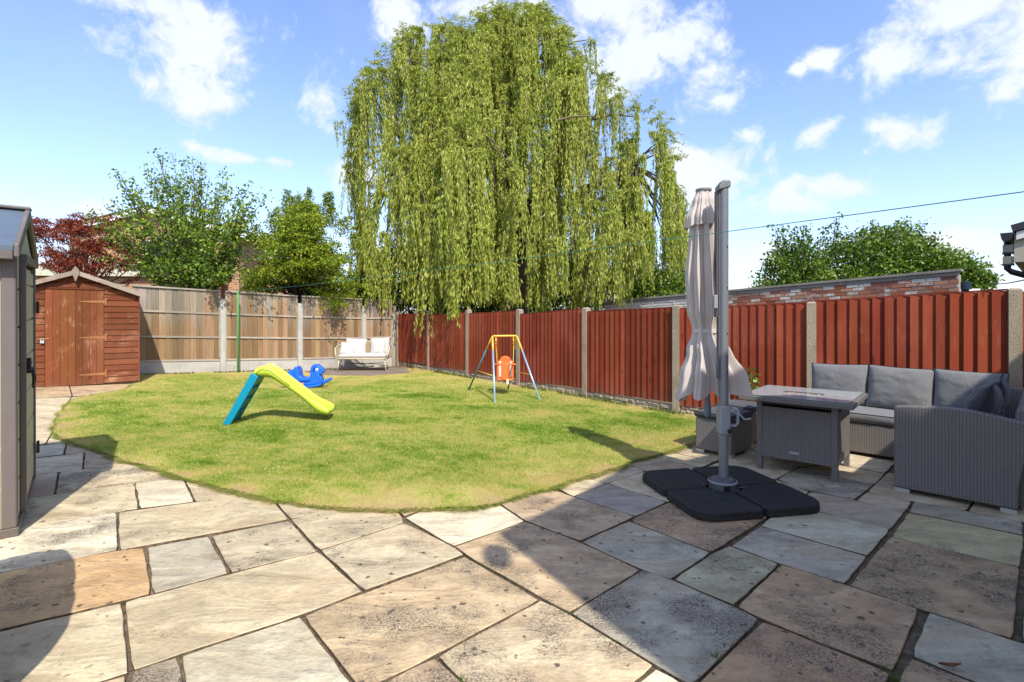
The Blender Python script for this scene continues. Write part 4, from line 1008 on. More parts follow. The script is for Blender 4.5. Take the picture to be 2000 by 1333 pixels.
for (x0, x1, y0, y1) in ((-.43, .43, -.43, -hy_-.01), (-.43, .43, hy_+.01, .43), (-.43, -hx_-.01, -hy_-.01, hy_+.01), (hx_+.01, .43, -hy_-.01, hy_+.01)):
    gt.add([(x0, y0, .714), (x1, y0, .714), (x1, y1, .714), (x0, y1, .714)], [(0, 1, 2, 3)])
gt.obj('glass_top', M_glass, tb)
for (x0, x1, y0, y1) in ((-.432, .432, -.432, -.428), (-.432, .432, .428, .432), (-.432, -.428, -.428, .428), (.428, .432, -.428, .428)):
    MB().box(x0, x1, y0, y1, .7062, .7145).obj('glass_edge', plain('glass_edge', (.10, .16, .15), .1, .6) if x0 == -.432 and y0 == -.432 else bpy.data.materials['glass_edge'], tb)
MB().box(-.055, .03, -hw_-.027, -hw_-.0205, .185, .205).obj('badge', M_silver, tb)
# ---- two stools
def stool(loc, rz, label, first=None):
    if first: 
        t = dup(first, None, loc, (0, 0, rz))
        for ch in list(first.children):
            c = dup(ch, t)
            for gch in ch.children: dup(gch, c)
    else:
        t = thing('stool', '', 'stool', loc, rz)
        MB().box(-.20, .20, -.225, .225, .035, .375).obj('body', M_wick, t, bevel=.012, uv=True)
        for sx in (-1, 1):
            for sy in (-1, 1): MB().box(sx*.15-.045, sx*.15+.045, sy*.18-.04, sy*.18+.04, 0, .034).obj('foot', M_silver, t)
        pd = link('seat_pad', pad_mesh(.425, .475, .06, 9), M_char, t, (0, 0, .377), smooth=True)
        MB().tube([(-.21, -.234, .058), (.21, -.234, .058), (.21, .234, .058), (-.21, .234, .058)], .003, 6, True).obj('piping', M_pipe, pd)
    t['label'] = label; t['group'] = 'rattan stools at the fire table'; return t
s1 = stool((2.285, 5.53, 0), R(-50), 'grey rattan stool with dark pad directly behind the parasol pole')
stool((2.70, 6.02, 0), R(-47), 'grey rattan stool half hidden behind the left side of the fire table', s1)

# ================================================================== PARASOL
pr_ = thing('cantilever_parasol', 'closed beige cantilever parasol on a grey pole and black base, centre right of the patio', 'parasol', (1.715, 4.17, 0), 0)
M_pole = plain('grey_aluminium', (.20, .203, .21), .38, .5, metal=.25, var=.05, scale=3); M_polel = plain('pale_grey_plastic', (.27, .275, .28), .45, .4)
M_base = plain('black_base_plastic', (.026, .024, .021), .65, .25, var=.3, scale=25, bmp=.25, bscale=300)
c0 = Vector((1.735, 4.195)); th = R(11)
def plate(k):
    """one of four ballast weights: outer corner rounded, inner corner cut round the hub"""
    S_ = .525; gp_ = .012; pts = []
    pts.append((gp_, .13)); 
    for i in range(5):
        a = R(90)*(1-i/4); pts.append((gp_+.125*math.cos(a), gp_+.125*math.sin(a)))
    pts = pts[1:]
    def corner(cx, cy, r, a0, n=6):
        return [(cx+r*math.cos(R(a0+90*i/n)), cy+r*math.sin(R(a0+90*i/n))) for i in range(n+1)]
    poly = [(p[0], p[1]) for p in pts[::-1]][::-1]
    poly = [(gp_+.125, gp_)]+corner(S_-.035, gp_+.035, .035, -90)+corner(S_-.16, S_-.16, .16, 0, 8)+corner(gp_+.035, S_-.035, .035, 90)+[(gp_, gp_+.125)]+[(gp_+.125*math.cos(R(a)), gp_+.125*math.sin(R(a))) for a in (72, 54, 36, 18)]
    mb = MB(); n = len(poly); ang = k*math.pi/2; cs, sn = math.cos(ang), math.sin(ang)
    cx = sum(p[0] for p in poly)/n; cy = sum(p[1] for p in poly)/n
    def ring(z, ins): 
        out = []
        for (x, y) in poly:
            d = Vector((cx-x, cy-y)).normalized()*ins; xx, yy = x+d.x, y+d.y; out.append((xx*cs-yy*sn, xx*sn+yy*cs, z))
        return out
    lv = [ring(.006, .006), ring(.012, .0), ring(.036, .0), ring(.040, .003), ring(.044, .0), ring(.060, .001), ring(.068, .010), ring(.0695, .045), ring(.066, .052)]
    for r in lv: mb.v += r
    for q in range(len(lv)-1):
        for i in range(n): mb.f.append((q*n+i, q*n+(i+1) % n, (q+1)*n+(i+1) % n, (q+1)*n+i))
    mb.f.append(tuple(range(n))[::-1]); mb.f.append(tuple((len(lv)-1)*n+i for i in range(n)))
    o = mb.obj('base_weight', M_base, pr_, (c0.x-1.715, c0.y-4.17, 0), (0, 0, th)); 
    me = o.data; me.polygons.foreach_set('use_smooth', [True]*len(me.polygons)); md = o.modifiers.new('es', 'EDGE_SPLIT'); md.split_angle = R(32)
    # raised seam across the weight
    sm = MB(); sm.tube([Vector(((gp_+.05+i*.05)*cs-(.30-.02*math.sin(i))*sn, (gp_+.05+i*.05)*sn+(.30-.02*math.sin(i))*cs, .0665)) for i in range(7)], .0025, 5); sm.obj('seam', M_base, o)
for k in range(4): plate(k)
cx_ = MB(); 
for a in (th, th+math.pi/2):
    M = Matrix.Translation((c0.x-1.715, c0.y-4.17, 0)) @ Matrix.Rotation(a, 4, 'Z'); cx_.box(-.40, .40, -.02, .02, .0, .03, M)
cx_.obj('cross_base', M_dgrey, pr_)
MB().lathe([(.100, 0), (.104, .01), (.104, .105), (.100, .115), (.098, .12), (.085, .142), (.062, .150), (.050, .152)], seg=36).obj('hub', M_dgrey, pr_, smooth=False)
bpy.context.view_layer.update()
MB().lathe([(.112, .112), (.112, .122), (.104, .125)], seg=36, cap=False).obj('hub_ring', M_polel, pr_)
sl_ = MB(); sl_.box(-.03, .02, -.109, -.098, .05, .105); sl_.obj('hub_slot', M_blk, pr_)
for (x, y) in ((.12, -.03), (-.1, -.1), (-.11, .05)): MB().tube([(x*.85, y*.85, .075), (x*1.35, y*1.35, .075)], .0035, 6).obj('fixing_bolt', M_dgrey, pr_)
pz0 = .15
mbp = MB(); prof = []
for k in range(24):
    a = 2*math.pi*k/24; prof.append((.036*math.cos(a)*(1 if abs(math.cos(a)) < .8 else 1.0), .045*math.sin(a)))
mbp.prism([(x+.008, y) for x, y in prof], pz0-.02, 2.53, 2); po = mbp.obj('pole', M_pole, pr_); po.data.polygons.foreach_set('use_smooth', [True]*len(po.data.polygons)); po.modifiers.new('es', 'EDGE_SPLIT').split_angle = R(40)
MB().box(-.040, -.022, -.02, .03, .95, 2.50).obj('pole_channel', M_dgrey, pr_, bevel=.003)
cp = MB().prism([(-.046, 2.475), (.050, 2.50), (.050, 2.545), (.03, 2.56), (-.01, 2.56), (-.046, 2.51)], -.052, .052, 1).obj('pole_cap', M_pole, pr_, bevel=.012)
for z in (2.02, 1.69, 1.32, 1.0): MB().lathe([(.0055, 0), (.0055, .004)], seg=10).obj('pole_hole', M_blk, pr_, (.022, -.0445, z), (R(90), 0, R(14)))
MB().prism([(-.036, .50), (.048, .50), (.050, .70), (.042, .735), (-.036, .735)], -.050, .050, 1).obj('crank_housing', M_polel, pr_, bevel=.014)
MB().lathe([(.047, .475), (.047, .50)], (.008, 0, 0), seg=24).obj('pole_collar', M_pole, pr_)
MB().tube([(.05, -.03, .715), (.085, -.05, .715), (.10, -.058, .70), (.10, -.058, .60), (.085, -.05, .575), (.05, -.03, .575)], .011, 8).obj('handle', M_polel, pr_, smooth=True)
MB().tube([(.06, -.045, .69), (.095, -.11, .675), (.125, -.115, .64), (.175, -.12, .645)], [.006, .006, .007, .011], 8).obj('crank', M_polel, pr_, smooth=True)
MB().lathe([(.018, 0), (.02, .008), (.012, .02)], seg=14).obj('knob', M_blk, pr_, (.035, -.05, .535), (R(90), 0, 0))
# boom folded down beside the pole, and the canopy hanging on it
MB().prism([(-.055, 1.45), (-.035, 1.45), (-.030, 2.48), (-.050, 2.48)], -.012, .045, 1).obj('boom', M_dgrey, pr_, bevel=.003)
MB().box(-.078, -.046, -.025, .03, 1.52, 1.63).obj('slider', M_polel, pr_, bevel=.006)
MB().tube([(-.062, .0, 1.6), (-.066, .02, 1.8), (-.045, .03, 2.1)], .007, 6).obj('pull_cord', M_dgrey, pr_)
MB().lathe([(.012, .58), (.028, .60), (.030, .68), (.022, .72), (.022, .90)], (-.02, .27, 0), seg=14).obj('canopy_mast', plain('blue_grey_pole', (.16, .19, .22), .4), pr_, smooth=True)
M_can = None
def canvas():
    m, n, l, b = new_mat('beige_canvas', .88, .12)
    o = coords(n); f = add_noise(n, l, o, 300, 3); w = add_noise(n, l, o, 3, 4)
    c = mix(n, l, w, (.54, .47, .41), (.64, .57, .50)); c = mix(n, l, mathn(n, l, 'MULTIPLY', f, .25), c, (.42, .36, .34)); l.new(c, b.inputs['Base Color'])
    tr = n.new('ShaderNodeBsdfTranslucent'); tr.inputs[0].default_value = (.55, .46, .42, 1); ms = n.new('ShaderNodeMixShader'); ms.inputs[0].default_value = .12
    l.new(b.outputs[0], ms.inputs[1]); l.new(tr.outputs[0], ms.inputs[2]); l.new(ms.outputs[0], n['Material Output'].inputs['Surface'])
    bump(n, l, b, add_noise(n, l, mapping(n, l, o, (14, 14, 2.5)), 1, 4), .3, .01); return m
M_can = canvas()
def smoothi(keys, z):
    for (z0, a), (z1, b) in zip(keys, keys[1:]):
        if z0 >= z >= z1:
            t = (z0-z)/(z0-z1); t = t*t*(3-2*t); return a+(b-a)*t
    return keys[-1][1]
def cloth(zt, zb, rk, ak, ck, hem, nm, NF=8, ph=.5, rows=46, seg=288, sub=.3):
    mb = MB(); rs = random.Random(4); off = [rs.uniform(-.25, .25) for _ in range(NF)]; am = [rs.uniform(.7, 1.25) for _ in range(NF)]; hm = [rs.uniform(-.8, 1.) for _ in range(NF)]
    for i in range(rows+1):
        t = i/rows
        for k in range(seg):
            a = 2*math.pi*k/seg; fi = (a/(2*math.pi)*NF+ph) % NF; f0 = int(fi); fr = fi-f0
            wgt = .5-.5*math.cos(2*math.pi*fr)          # 0 in the valley, 1 on the ridge of the pleat
            rid = wgt**.6
            z = zt+(zb-zt)*t
            hz = hem*(hm[f0]*.45*wgt-rid*.5)*max(0, (t-.55)/.45)**1.5
            z += hz
            r = smoothi(rk, z); am_ = smoothi(ak, z)
            tw = .22*math.sin(z*2.1+f0)*am_*2
            rr_ = r*(1-am_*am[f0]*(1-rid)+am_*.24*math.sin((fr*2+off[f0])*2*math.pi)*wgt+am_*.13*math.sin((fr*3.7+off[f0]*3)*2*math.pi)*wgt)
            cx, cy = smoothi(ck, z), .28
            aa = a+off[f0]*.25*math.sin(2*math.pi*fr)+tw*.3
            mb.v.append((cx+rr_*math.cos(aa), cy+rr_*math.sin(aa)*.92, z))
    for i in range(rows):
        for k in range(seg): mb.f.append((i*seg+k, i*seg+(k+1) % seg, (i+1)*seg+(k+1) % seg, (i+1)*seg+k))
    return mb.obj(nm, M_can, pr_, smooth=True)
ck = [(2.6, -.050), (2.3, -.048), (1.9, -.045), (1.34, -.030), (.9, .018), (.6, .02)]
cn = cloth(2.36, .83, [(2.4, .115), (2.2, .125), (1.8, .165), (1.5, .158), (1.36, .118), (1.32, .118), (1.15, .185), (.95, .27), (.60, .335)],
           [(2.4, .42), (1.8, .48), (1.4, .34), (1.3, .30), (1.1, .55), (.6, .66)], ck, .20, 'canopy')
vt = cloth(2.545, 2.26, [(2.6, .062), (2.54, .064), (2.45, .098), (2.30, .155), (2.0, .175)], [(2.6, .02), (2.5, .18), (2.3, .40), (2.0, .45)], ck, .07, 'canopy_vent', 8, .2, 16)
MB().lathe([(.064, 2.54), (.067, 2.548), (.066, 2.562), (.03, 2.566)], (-.05, .28, 0), seg=30).obj('top_cap', M_pole, pr_)
mb = MB(); 
for k in range(64):
    a = 2*math.pi*k/64; r = .112*(1+.02*math.cos(8*a)); mb.v += [(-.030+r*math.cos(a), .28+r*.92*math.sin(a), 1.315), (-.030+r*math.cos(a), .28+r*.92*math.sin(a), 1.352)]
for k in range(64): j = (k+1) % 64; mb.f.append((2*k, 2*j, 2*j+1, 2*k+1))
mb.obj('tie_strap', fabric('strap_fabric', (.55, .48, .45), 300), pr_)
# climbing plant at the fence behind the table
# ================================================================== LAWN TOYS AND BENCH
M_lime = plain('lime_plastic', (.55, .66, .06), .38, .5, var=.04, scale=3); M_teal = plain('teal_plastic', (.0, .24, .36), .42, .5, var=.05, scale=3)
sp = P(450, 830, .03)
slide = thing('toddler_slide', 'lime yellow plastic toddler slide with a turquoise ladder on the lawn', 'slide', (sp.x, sp.y, sp.z), R(11))
K = .00096; SW = .40
top = [(600,345),(640,285),(690,232),(750,217),(800,232),(870,280),(1000,380),(1150,500),(1300,622),(1400,702),(1500,757),(1600,812),(1655,858)]
bot = [(640,385),(690,405),(730,432),(780,437),(830,440),(885,465),(1005,545),(1160,655),(1310,765),(1390,850),(1480,935),(1580,943),(1640,930)]
st = [((a-335)*K, (1000-b)*.00100-.0, (c-335)*K, (1000-d)*.00104) for (a, b), (c, d) in zip(top, bot)]
mb = MB(); fl_ = [.05, .075, .085, .085, .085, .085, .085, .08, .075, .065, .05, .03, .012]; ns = 10
for i, (xt, zt, xb, zb) in enumerate(st):
    e = .02*max(0, i-9); w0, w1 = -e, SW+e; rm = .035; ff_ = fl_[i]
    # U-shaped trough: outer wall, rounded rim, inner wall, floor
    dx = (xb-xt)
    def pt(y, fr): return (xt+dx*fr, y, zt+(zb-zt)*fr)
    fr_ = ff_/max(.05, math.hypot(dx, zt-zb)); fr_ = min(.85, fr_)
    mb.v += [pt(w0, 1), pt(w0, .12), pt(w0+rm*.4, 0), pt(w0+rm, .12), pt(w0+rm+.02, fr_), pt(w1-rm-.02, fr_), pt(w1-rm, .12), pt(w1-rm*.4, 0), pt(w1, .12), pt(w1, 1)]
for i in range(len(st)-1):
    for k in range(ns): mb.f.append((i*ns+k, i*ns+(k+1) % ns, (i+1)*ns+(k+1) % ns, (i+1)*ns+k))
mb.f.append(tuple(range(ns))); mb.f.append(tuple((len(st)-1)*ns+k for k in range(ns))[::-1])
o = mb.obj('chute', M_lime, slide, smooth=True); sb = o.modifiers.new('s', 'SUBSURF'); sb.levels = 2; sb.render_levels = 2
# raised moulding line on the side
ml = MB(); ml.tube([((a-335)*K, -.002, (1000-b-38)*.00104) for a, b in [(655,320),(700,275),(755,262),(830,275),(900,322),(1000,400),(1100,480)]], .007, 6); ml.obj('moulding', M_lime, slide, smooth=True)
def LR(xz, yz): return ((xz-335)*K, (1000-yz)*.00104)
for y0, y1 in ((0, .05), (SW-.05, SW)):
    MB().prism([LR(228, 1003), LR(330, 1003), LR(690, 405), LR(655, 372), LR(600, 345)], y0, y1, 1).obj('ladder_rail', M_teal, slide, bevel=.012)
a_, b_2 = Vector((LR(240, 960)[0], 0, LR(240, 960)[1])), Vector((LR(605, 375)[0], 0, LR(605, 375)[1]))
for k in range(4):
    t0, t1 = k/4+.02, k/4+.20; p0, p1 = a_.lerp(b_2, t0), a_.lerp(b_2, t1)
    mb = MB(); nx = Vector((.030, 0, -.012))
    mb.prism([(p0.x, p0.z), (p0.x+.09, p0.z-.01), (p1.x+.09, p1.z-.01), (p1.x, p1.z)], .05, SW-.05, 1); mb.obj('step', M_teal, slide, bevel=.01)
# ---- rocking toy
M_blue = plain('blue_plastic', (.012, .13, .62), .33, .5, var=.06, scale=3); M_wht = plain('white_plastic', (.8, .8, .78), .4); M_pk = plain('pink_label', (.62, .20, .30), .5)
rp = P(600, 756.5, .03); k2 = .0107*.15
rk_ = thing('rocking_horse', 'blue plastic toy rocker shaped like an animal with a round white eye', 'rocking toy', (rp.x, rp.y, rp.z), R(4))
def RK(l_): return [((x-1340)*k2, (515-y)*k2) for x, y in l_]
rkr = [(1015,352),(1060,345),(1110,372),(1180,425),(1260,468),(1350,487),(1440,480),(1520,458),(1575,432),(1600,400),(1628,410),(1620,438),(1570,470),(1500,497),(1400,514),(1300,512),(1210,492),(1130,452),(1060,402)]
for y0, y1 in ((-.155, -.095), (.095, .155)): MB().prism(RK(rkr), y0, y1, 1).obj('rocker', M_blue, rk_, bevel=.016, segs=3)
body = [(1100,350),(1115,318),(1160,300),(1205,290),(1205,262),(1235,258),(1255,300),(1265,360),(1300,385),(1385,388),(1392,330),(1400,270),(1440,262),(1490,340),(1520,370),(1540,425),(1530,462),(1440,484),(1350,490),(1260,470),(1180,428),(1110,380)]
MB().prism(RK(body), -.094, .094, 1).obj('body', M_blue, rk_, bevel=.022, segs=3)
MB().prism(RK([(1195,275),(1212,248),(1240,252),(1262,300),(1268,362),(1300,388),(1395,392),(1392,430),(1300,436),(1235,425),(1212,390)]), -.125, .125, 1).obj('seat', M_blue, rk_, bevel=.02, segs=3)
MB().prism(RK([(1385,385),(1390,290),(1400,250),(1430,226),(1475,222),(1500,245),(1545,280),(1560,300),(1550,335),(1518,355),(1480,350),(1470,372),(1440,395)]), -.075, .075, 1).obj('head', M_blue, rk_, bevel=.02, segs=3)
MB().prism(RK([(1100,345),(1112,312),(1150,290),(1200,286),(1205,330),(1160,352)]), -.035, .035, 1).obj('tail', M_blue, rk_, bevel=.012)
for s in (-1, 1):
    ex, ez = RK([(1474, 288)])[0]
    e = MB().lathe([(.030, 0), (.030, .005), (.026, .007)], seg=22).obj('eye', M_wht, rk_, (ex, s*.074, ez), (R(90*s*-1*-1), 0, 0)); e.rotation_euler = (R(90 if s < 0 else -90), 0, 0)
    MB().lathe([(.014, 0), (.014, .003)], (0, .0, .0072), seg=16).obj('pupil', M_blk, e)
    ax, az_ = RK([(1438, 300)])[0]
    MB().prism(RK([(1425,262),(1452,262),(1450,318),(1436,332),(1424,312)]), s*.076-.012, s*.076+.012, 1).obj('ear', M_blue, rk_, bevel=.006)
    MB().tube([(ax+.02, 0, az_+.07), (ax+.02, s*.17, az_+.07)], .017, 10).obj('handle', M_blue, rk_, smooth=True)
    MB().tube([(RK([(1560,440)])[0][0], s*.10, RK([(1560,440)])[0][1]), (RK([(1560,440)])[0][0], s*.19, RK([(1560,440)])[0][1]+.01)], .02, 10).obj('foot_rest', M_blue, rk_, smooth=True)
lx, lz2 = RK([(1307, 460)])[0]
MB().lathe([(.044, 0), (.044, .003)], seg=26, sy=.5).obj('label_plate', M_pk, rk_, (lx, -.156, lz2), (R(90), 0, 0))
MB().lathe([(.034, 0), (.034, .002)], (0, 0, .003), seg=26, sy=.36).obj('label_band', M_wht, rk_.children[-1])
# ---- toddler swing
M_sw_b = plain('pale_blue_steel', (.36, .50, .62), .35, .5, metal=.3); M_sw_t = plain('teal_steel', (.07, .22, .25), .4, .5, metal=.3); M_sw_y = plain('yellow_steel', (.75, .46, .06), .4, .5)
M_or = plain('orange_plastic', (.72, .16, .035), .45, .4, var=.05); M_rope = plain('yellow_rope', (.72, .42, .03), .7); M_cream = plain('cream_cover', (.62, .55, .40), .8)
sw0 = Vector((-.16, 9.45, 0)); swg = thing('toddler_swing', 'small metal toddler swing with an orange bucket seat near the red fence', 'swing', (sw0.x, sw0.y, float(lz(sw0.x, sw0.y))), 0)
def sw(p): return Vector(p)-sw0
TL, TR = Vector((-.36, 9.42, 1.08)), Vector((.09, 9.55, 1.08))
feet = {'LB': P(915.5, 762, .02), 'LF': P(966.5, 786, .02), 'RF': P(1054, 781, .02), 'RB': P(992, 762.5, .02)}
MB().tube([sw(TL)+Vector((0, 0, -.03)), sw(TL)+Vector((.02, 0, 0)), sw(TR)+Vector((-.02, 0, 0)), sw(TR)+Vector((0, 0, -.03))], .017, 12).obj('top_bar', M_sw_y, swg, smooth=True)
for nm, tp_ in (('LB', TL), ('LF', TL), ('RF', TR), ('RB', TR)):
    f = feet[nm]; q = tp_.lerp(f, .24); f = Vector((f.x, f.y, .0))
    MB().tube([sw(tp_)+Vector((0, 0, -.01)), sw(q)], .0175, 12).obj('upper_leg', M_sw_y, swg, smooth=True)
    MB().tube([sw(q), sw(f)], .0158, 12).obj('leg', M_sw_t if nm in ('LB', 'RB') else M_sw_b, swg, smooth=True)
    MB().lathe([(.02, -.01), (.02, .03)], sw(f), seg=12).obj('foot_cap', M_blk if nm == 'LB' else M_sw_b, swg)
for a1, b1, tp_ in (('LB', 'LF', TL), ('RF', 'RB', TR)):
    p, q = tp_.lerp(feet[a1], .64), tp_.lerp(feet[b1], .64); MB().tube([sw(p), sw(q)], .009, 8).obj('brace', M_sw_y, swg, smooth=True)
sc_ = Vector((-.125, 9.48, 0)); SRoot = sw(sc_)
for sx in (-1, 1):
    tp2 = sw(TL.lerp(TR, .5+sx*.36)); 
    MB().tube([tp2, tp2+Vector((0, 0, -.06))], .011, 8).obj('hanger', M_sw_y, swg)
    MB().tube([tp2+Vector((0, 0, -.05)), tp2+Vector((0, 0, -.13))], [.012, .015], 8).obj('rope_clamp', M_rope, swg, smooth=True)
    MB().tube([tp2+Vector((0, 0, -.13)), tp2+Vector((0, 0, -.17))], .014, 8).obj('rope_clamp', M_or, swg, smooth=True)
    for yy in (-.13, .13):
        MB().tube([tp2+Vector((0, 0, -.16)), SRoot+Vector((sx*.15, yy, .60 if yy < 0 else .66))], .0055, 6).obj('rope', M_rope, swg)
seat = MB(); bx = lambda x0, x1, y0, y1, z0, z1: seat.box(SRoot.x+x0, SRoot.x+x1, SRoot.y+y0, SRoot.y+y1, z0, z1)
bx(-.15, .15, -.15, .15, .27, .30); so = seat.obj('seat', M_or, swg, bevel=.01)
bp_ = [(-.14, .29), (.14, .29), (.155, .45), (.15, .60), (.115, .61), (.095, .655), (.05, .69), (0, .70), (-.05, .69), (-.095, .655), (-.115, .61), (-.15, .60), (-.155, .45)]
MB().prism([(SRoot.x+x, z) for x, z in bp_], SRoot.y+.13, SRoot.y+.155, 1).obj('seat_back', M_or, swg, bevel=.01)
for sx in (-1, 1):
    for (x0, x1, y0, y1, z0, z1) in ((.135, .155, -.15, -.12, .29, .56), (.135, .155, .0, .03, .29, .56), (.135, .155, -.15, .15, .54, .57)):
        xa, xb = sorted((sx*x0, sx*x1)); MB().box(SRoot.x+xa, SRoot.x+xb, SRoot.y+y0, SRoot.y+y1, z0, z1).obj('seat_side', M_or, swg, bevel=.004)
    MB().box(SRoot.x+sx*.10-.022, SRoot.x+sx*.10+.022, SRoot.y+.115, SRoot.y+.129, .31, .60).obj('harness_strap', M_cream, swg, rot=(0, 0, 0))
MB().box(SRoot.x-.06, SRoot.x+.06, SRoot.y-.165, SRoot.y-.14, .28, .555).obj('front_panel', M_or, swg, bevel=.012)
MB().tube([SRoot+Vector((-.20, -.15, .565)), SRoot+Vector((.20, -.15, .565))], .018, 10).obj('safety_bar', M_or, swg, smooth=True)
MB().box(SRoot.x+.02, SRoot.x+.07, SRoot.y-.19, SRoot.y-.166, .20, .30).obj('buckle', M_cream, swg, bevel=.008)
# ---- white garden bench
M_ratt = plain('pale_rattan', (.44, .36, .22), .7, var=.2, scale=40); M_beige = plain('beige_tube', (.50, .42, .29), .5, .4); M_offw = fabric('off_white_cushion', (.50, .48, .44), 300, .4)
bn0 = Vector((-3.95, 13.75, 0)); bn = thing('garden_bench', 'beige rattan two seat garden bench with white cushions in the far corner', 'bench', (bn0.x, bn0.y, .028), R(2))
X2 = .635
for (x, y) in ((-X2+.02, -.33), (X2-.02, -.33), (-X2+.16, .33), (X2-.16, .33)):
    MB().tube([(x*.96, y*.9, .32), (x*1.03, y*1.06, 0)], [.02, .012], 8).obj('leg', M_beige, bn, smooth=True)
MB().tube([(-X2, -.34, .33), (X2, -.34, .33), (X2, .30, .33), (-X2, .30, .33)], .014, 8, True).obj('seat_rail', M_beige, bn, smooth=True)
MB().box(-X2, X2, -.34, .30, .342, .362).obj('seat_deck', M_ratt, bn)
MB().tube([(-X2+.1, -.25, .18), (X2-.1, .25, .18)], .008, 6).obj('stretcher', M_dgrey, bn); MB().tube([(-X2+.1, .25, .18), (X2-.1, -.25, .18)], .008, 6).obj('stretcher', M_dgrey, bn)
top_p = [(-X2-.005, -.34, .34), (-X2-.055, -.33, .46), (-X2-.075, -.27, .60), (-X2-.05, -.12, .655), (-X2-.04, .15, .69), (-X2+.05, .36, .735), (-X2+.3, .42, .75)]
tp3 = top_p+[(-x, y, z) for (x, y, z) in top_p[::-1]]
MB().tube(tp3, .016, 8).obj('top_rail', M_beige, bn, smooth=True)
wv = MB(); N3 = 150
def along(pts, t):
    L = [0]
    for a, b in zip(pts, pts[1:]): L.append(L[-1]+(Vector(b)-Vector(a)).length)
    d = t*L[-1]
    for i in range(len(pts)-1):
        if d <= L[i+1] or i == len(pts)-2: return Vector(pts[i]).lerp(Vector(pts[i+1]), (d-L[i])/(L[i+1]-L[i]))
low = [(-X2, -.33, .345), (-X2, -.1, .345), (-X2, .29, .345), (-X2+.2, .30, .345), (X2-.2, .30, .345), (X2, .29, .345), (X2, -.1, .345), (X2, -.33, .345)]
for i in range(N3):
    t = (i+.5)/N3
    if .40 < t < .60 and i % 1 == 0 and False: continue
    a, b = along(tp3, .03+.94*t), along(low, t); wv.tube([a, b], .0042, 4)
o = wv.obj('woven_back', M_ratt, bn); 
pd = link('seat_pad', pad_mesh(1.24, .60, .085, 4), M_offw, bn, (0, -.035, .364), smooth=True)
def bc(x, y, z, w, h, t, rz, lean, tw, label, seed):
    o = link('cushion', cushion_mesh(w, h, t, 18, .4, seed), M_offw, None, (bn0.x+x, bn0.y+y, z), smooth=True)
    o.rotation_euler = (Matrix.Rotation(rz, 4, 'Z') @ Matrix.Rotation(-lean, 4, 'X') @ Matrix.Rotation(tw, 4, 'Y')).to_euler(); tag(o, label, 'cushion', 'white cushions on the garden bench'); welt(o, M_offw)
bc(-.30, .17, .655, .56, .44, .14, R(3), R(16), R(3), 'large white cushion on the left half of the garden bench, behind a smaller one', 11)
bc(.36, .17, .665, .52, .46, .14, R(-3), R(15), R(-3), 'large white cushion on the right half of the garden bench, behind a smaller one', 12)
bc(-.47, .0, .605, .36, .34, .12, R(28), R(24), R(13), 'small white cushion tilted in the left arm of the garden bench', 13)
bc(.36, .03, .62, .34, .34, .12, R(-4), R(18), R(2), 'small white cushion standing at the right of the garden bench', 14)
# ================================================================== BEYOND THE FENCES: WALLS AND HOUSES
def brick_paint():
    m, n, l, b = new_mat('brick', .9, .12)
    geo = n.new('ShaderNodeNewGeometry').outputs['Position']; oi = n.new('ShaderNodeObjectInfo')
    f = add_noise(n, l, geo, 45, 5, .7); f2 = add_noise(n, l, geo, 5, 5, .65)
    c = mix(n, l, 1., mix(n, l, f, (.72, .7, .68), (1.2, 1.2, 1.2)), oi.outputs['Color'], 'MULTIPLY')
    al = oi.outputs['Alpha']           # how much old whitewash clings to this brick
    w = mathn(n, l, 'ADD', mathn(n, l, 'MULTIPLY', f2, .7), mathn(n, l, 'MULTIPLY', f, .35))
    wm = mathn(n, l, 'MULTIPLY', mathn(n, l, 'SUBTRACT', mathn(n, l, 'ADD', w, al), .98), 6., True)
    c = mix(n, l, wm, c, (.56, .54, .49)); l.new(c, b.inputs['Base Color']); bump(n, l, b, f, .6, .006); return m
M_brick = brick_paint(); M_mort = conc_mat('old_mortar', (.40, .35, .29), .5); M_cop = conc_mat('coping', (.27, .25, .22), .4)
w0 = Vector((8.30, 9.50)); wv_ = Vector((-.661, .751)); WLEN = 8.3
WA = math.atan2(-wv_.y, -wv_.x)          # local x runs from the far end to the near end
wf = w0+wv_*WLEN
wall = thing('brick_wall', 'old red brick wall with flaking whitewash and a flat coping behind the red fence', 'wall', (wf.x, wf.y, 0), WA)
def wtop(x): return 1.90+(2.315-1.90)*x/WLEN
MB().prism([(0, -.1), (WLEN-.0, -.1), (WLEN, wtop(WLEN)-.07), (0, wtop(0)-.07)], -.0, .20, 1).obj('wall_core', M_mort, wall)
MB().prism([(-.03, wtop(0)-.01), (WLEN+.03, wtop(WLEN)-.01), (WLEN+.03, wtop(WLEN)+.035), (-.03, wtop(0)+.035)], -.055, .26, 1).obj('coping', M_cop, wall)
MB().prism([(0, wtop(0)-.085), (WLEN, wtop(WLEN)-.085), (WLEN, wtop(WLEN)-.012), (0, wtop(0)-.012)], -.022, .0, 1).obj('fascia_course', M_cop, wall)
bm_ = MB().box(-.105, .105, -.012, .0, -.031, .031).mesh('brick')
rs = random.Random(8)
sl0 = (2.315-1.90)/WLEN
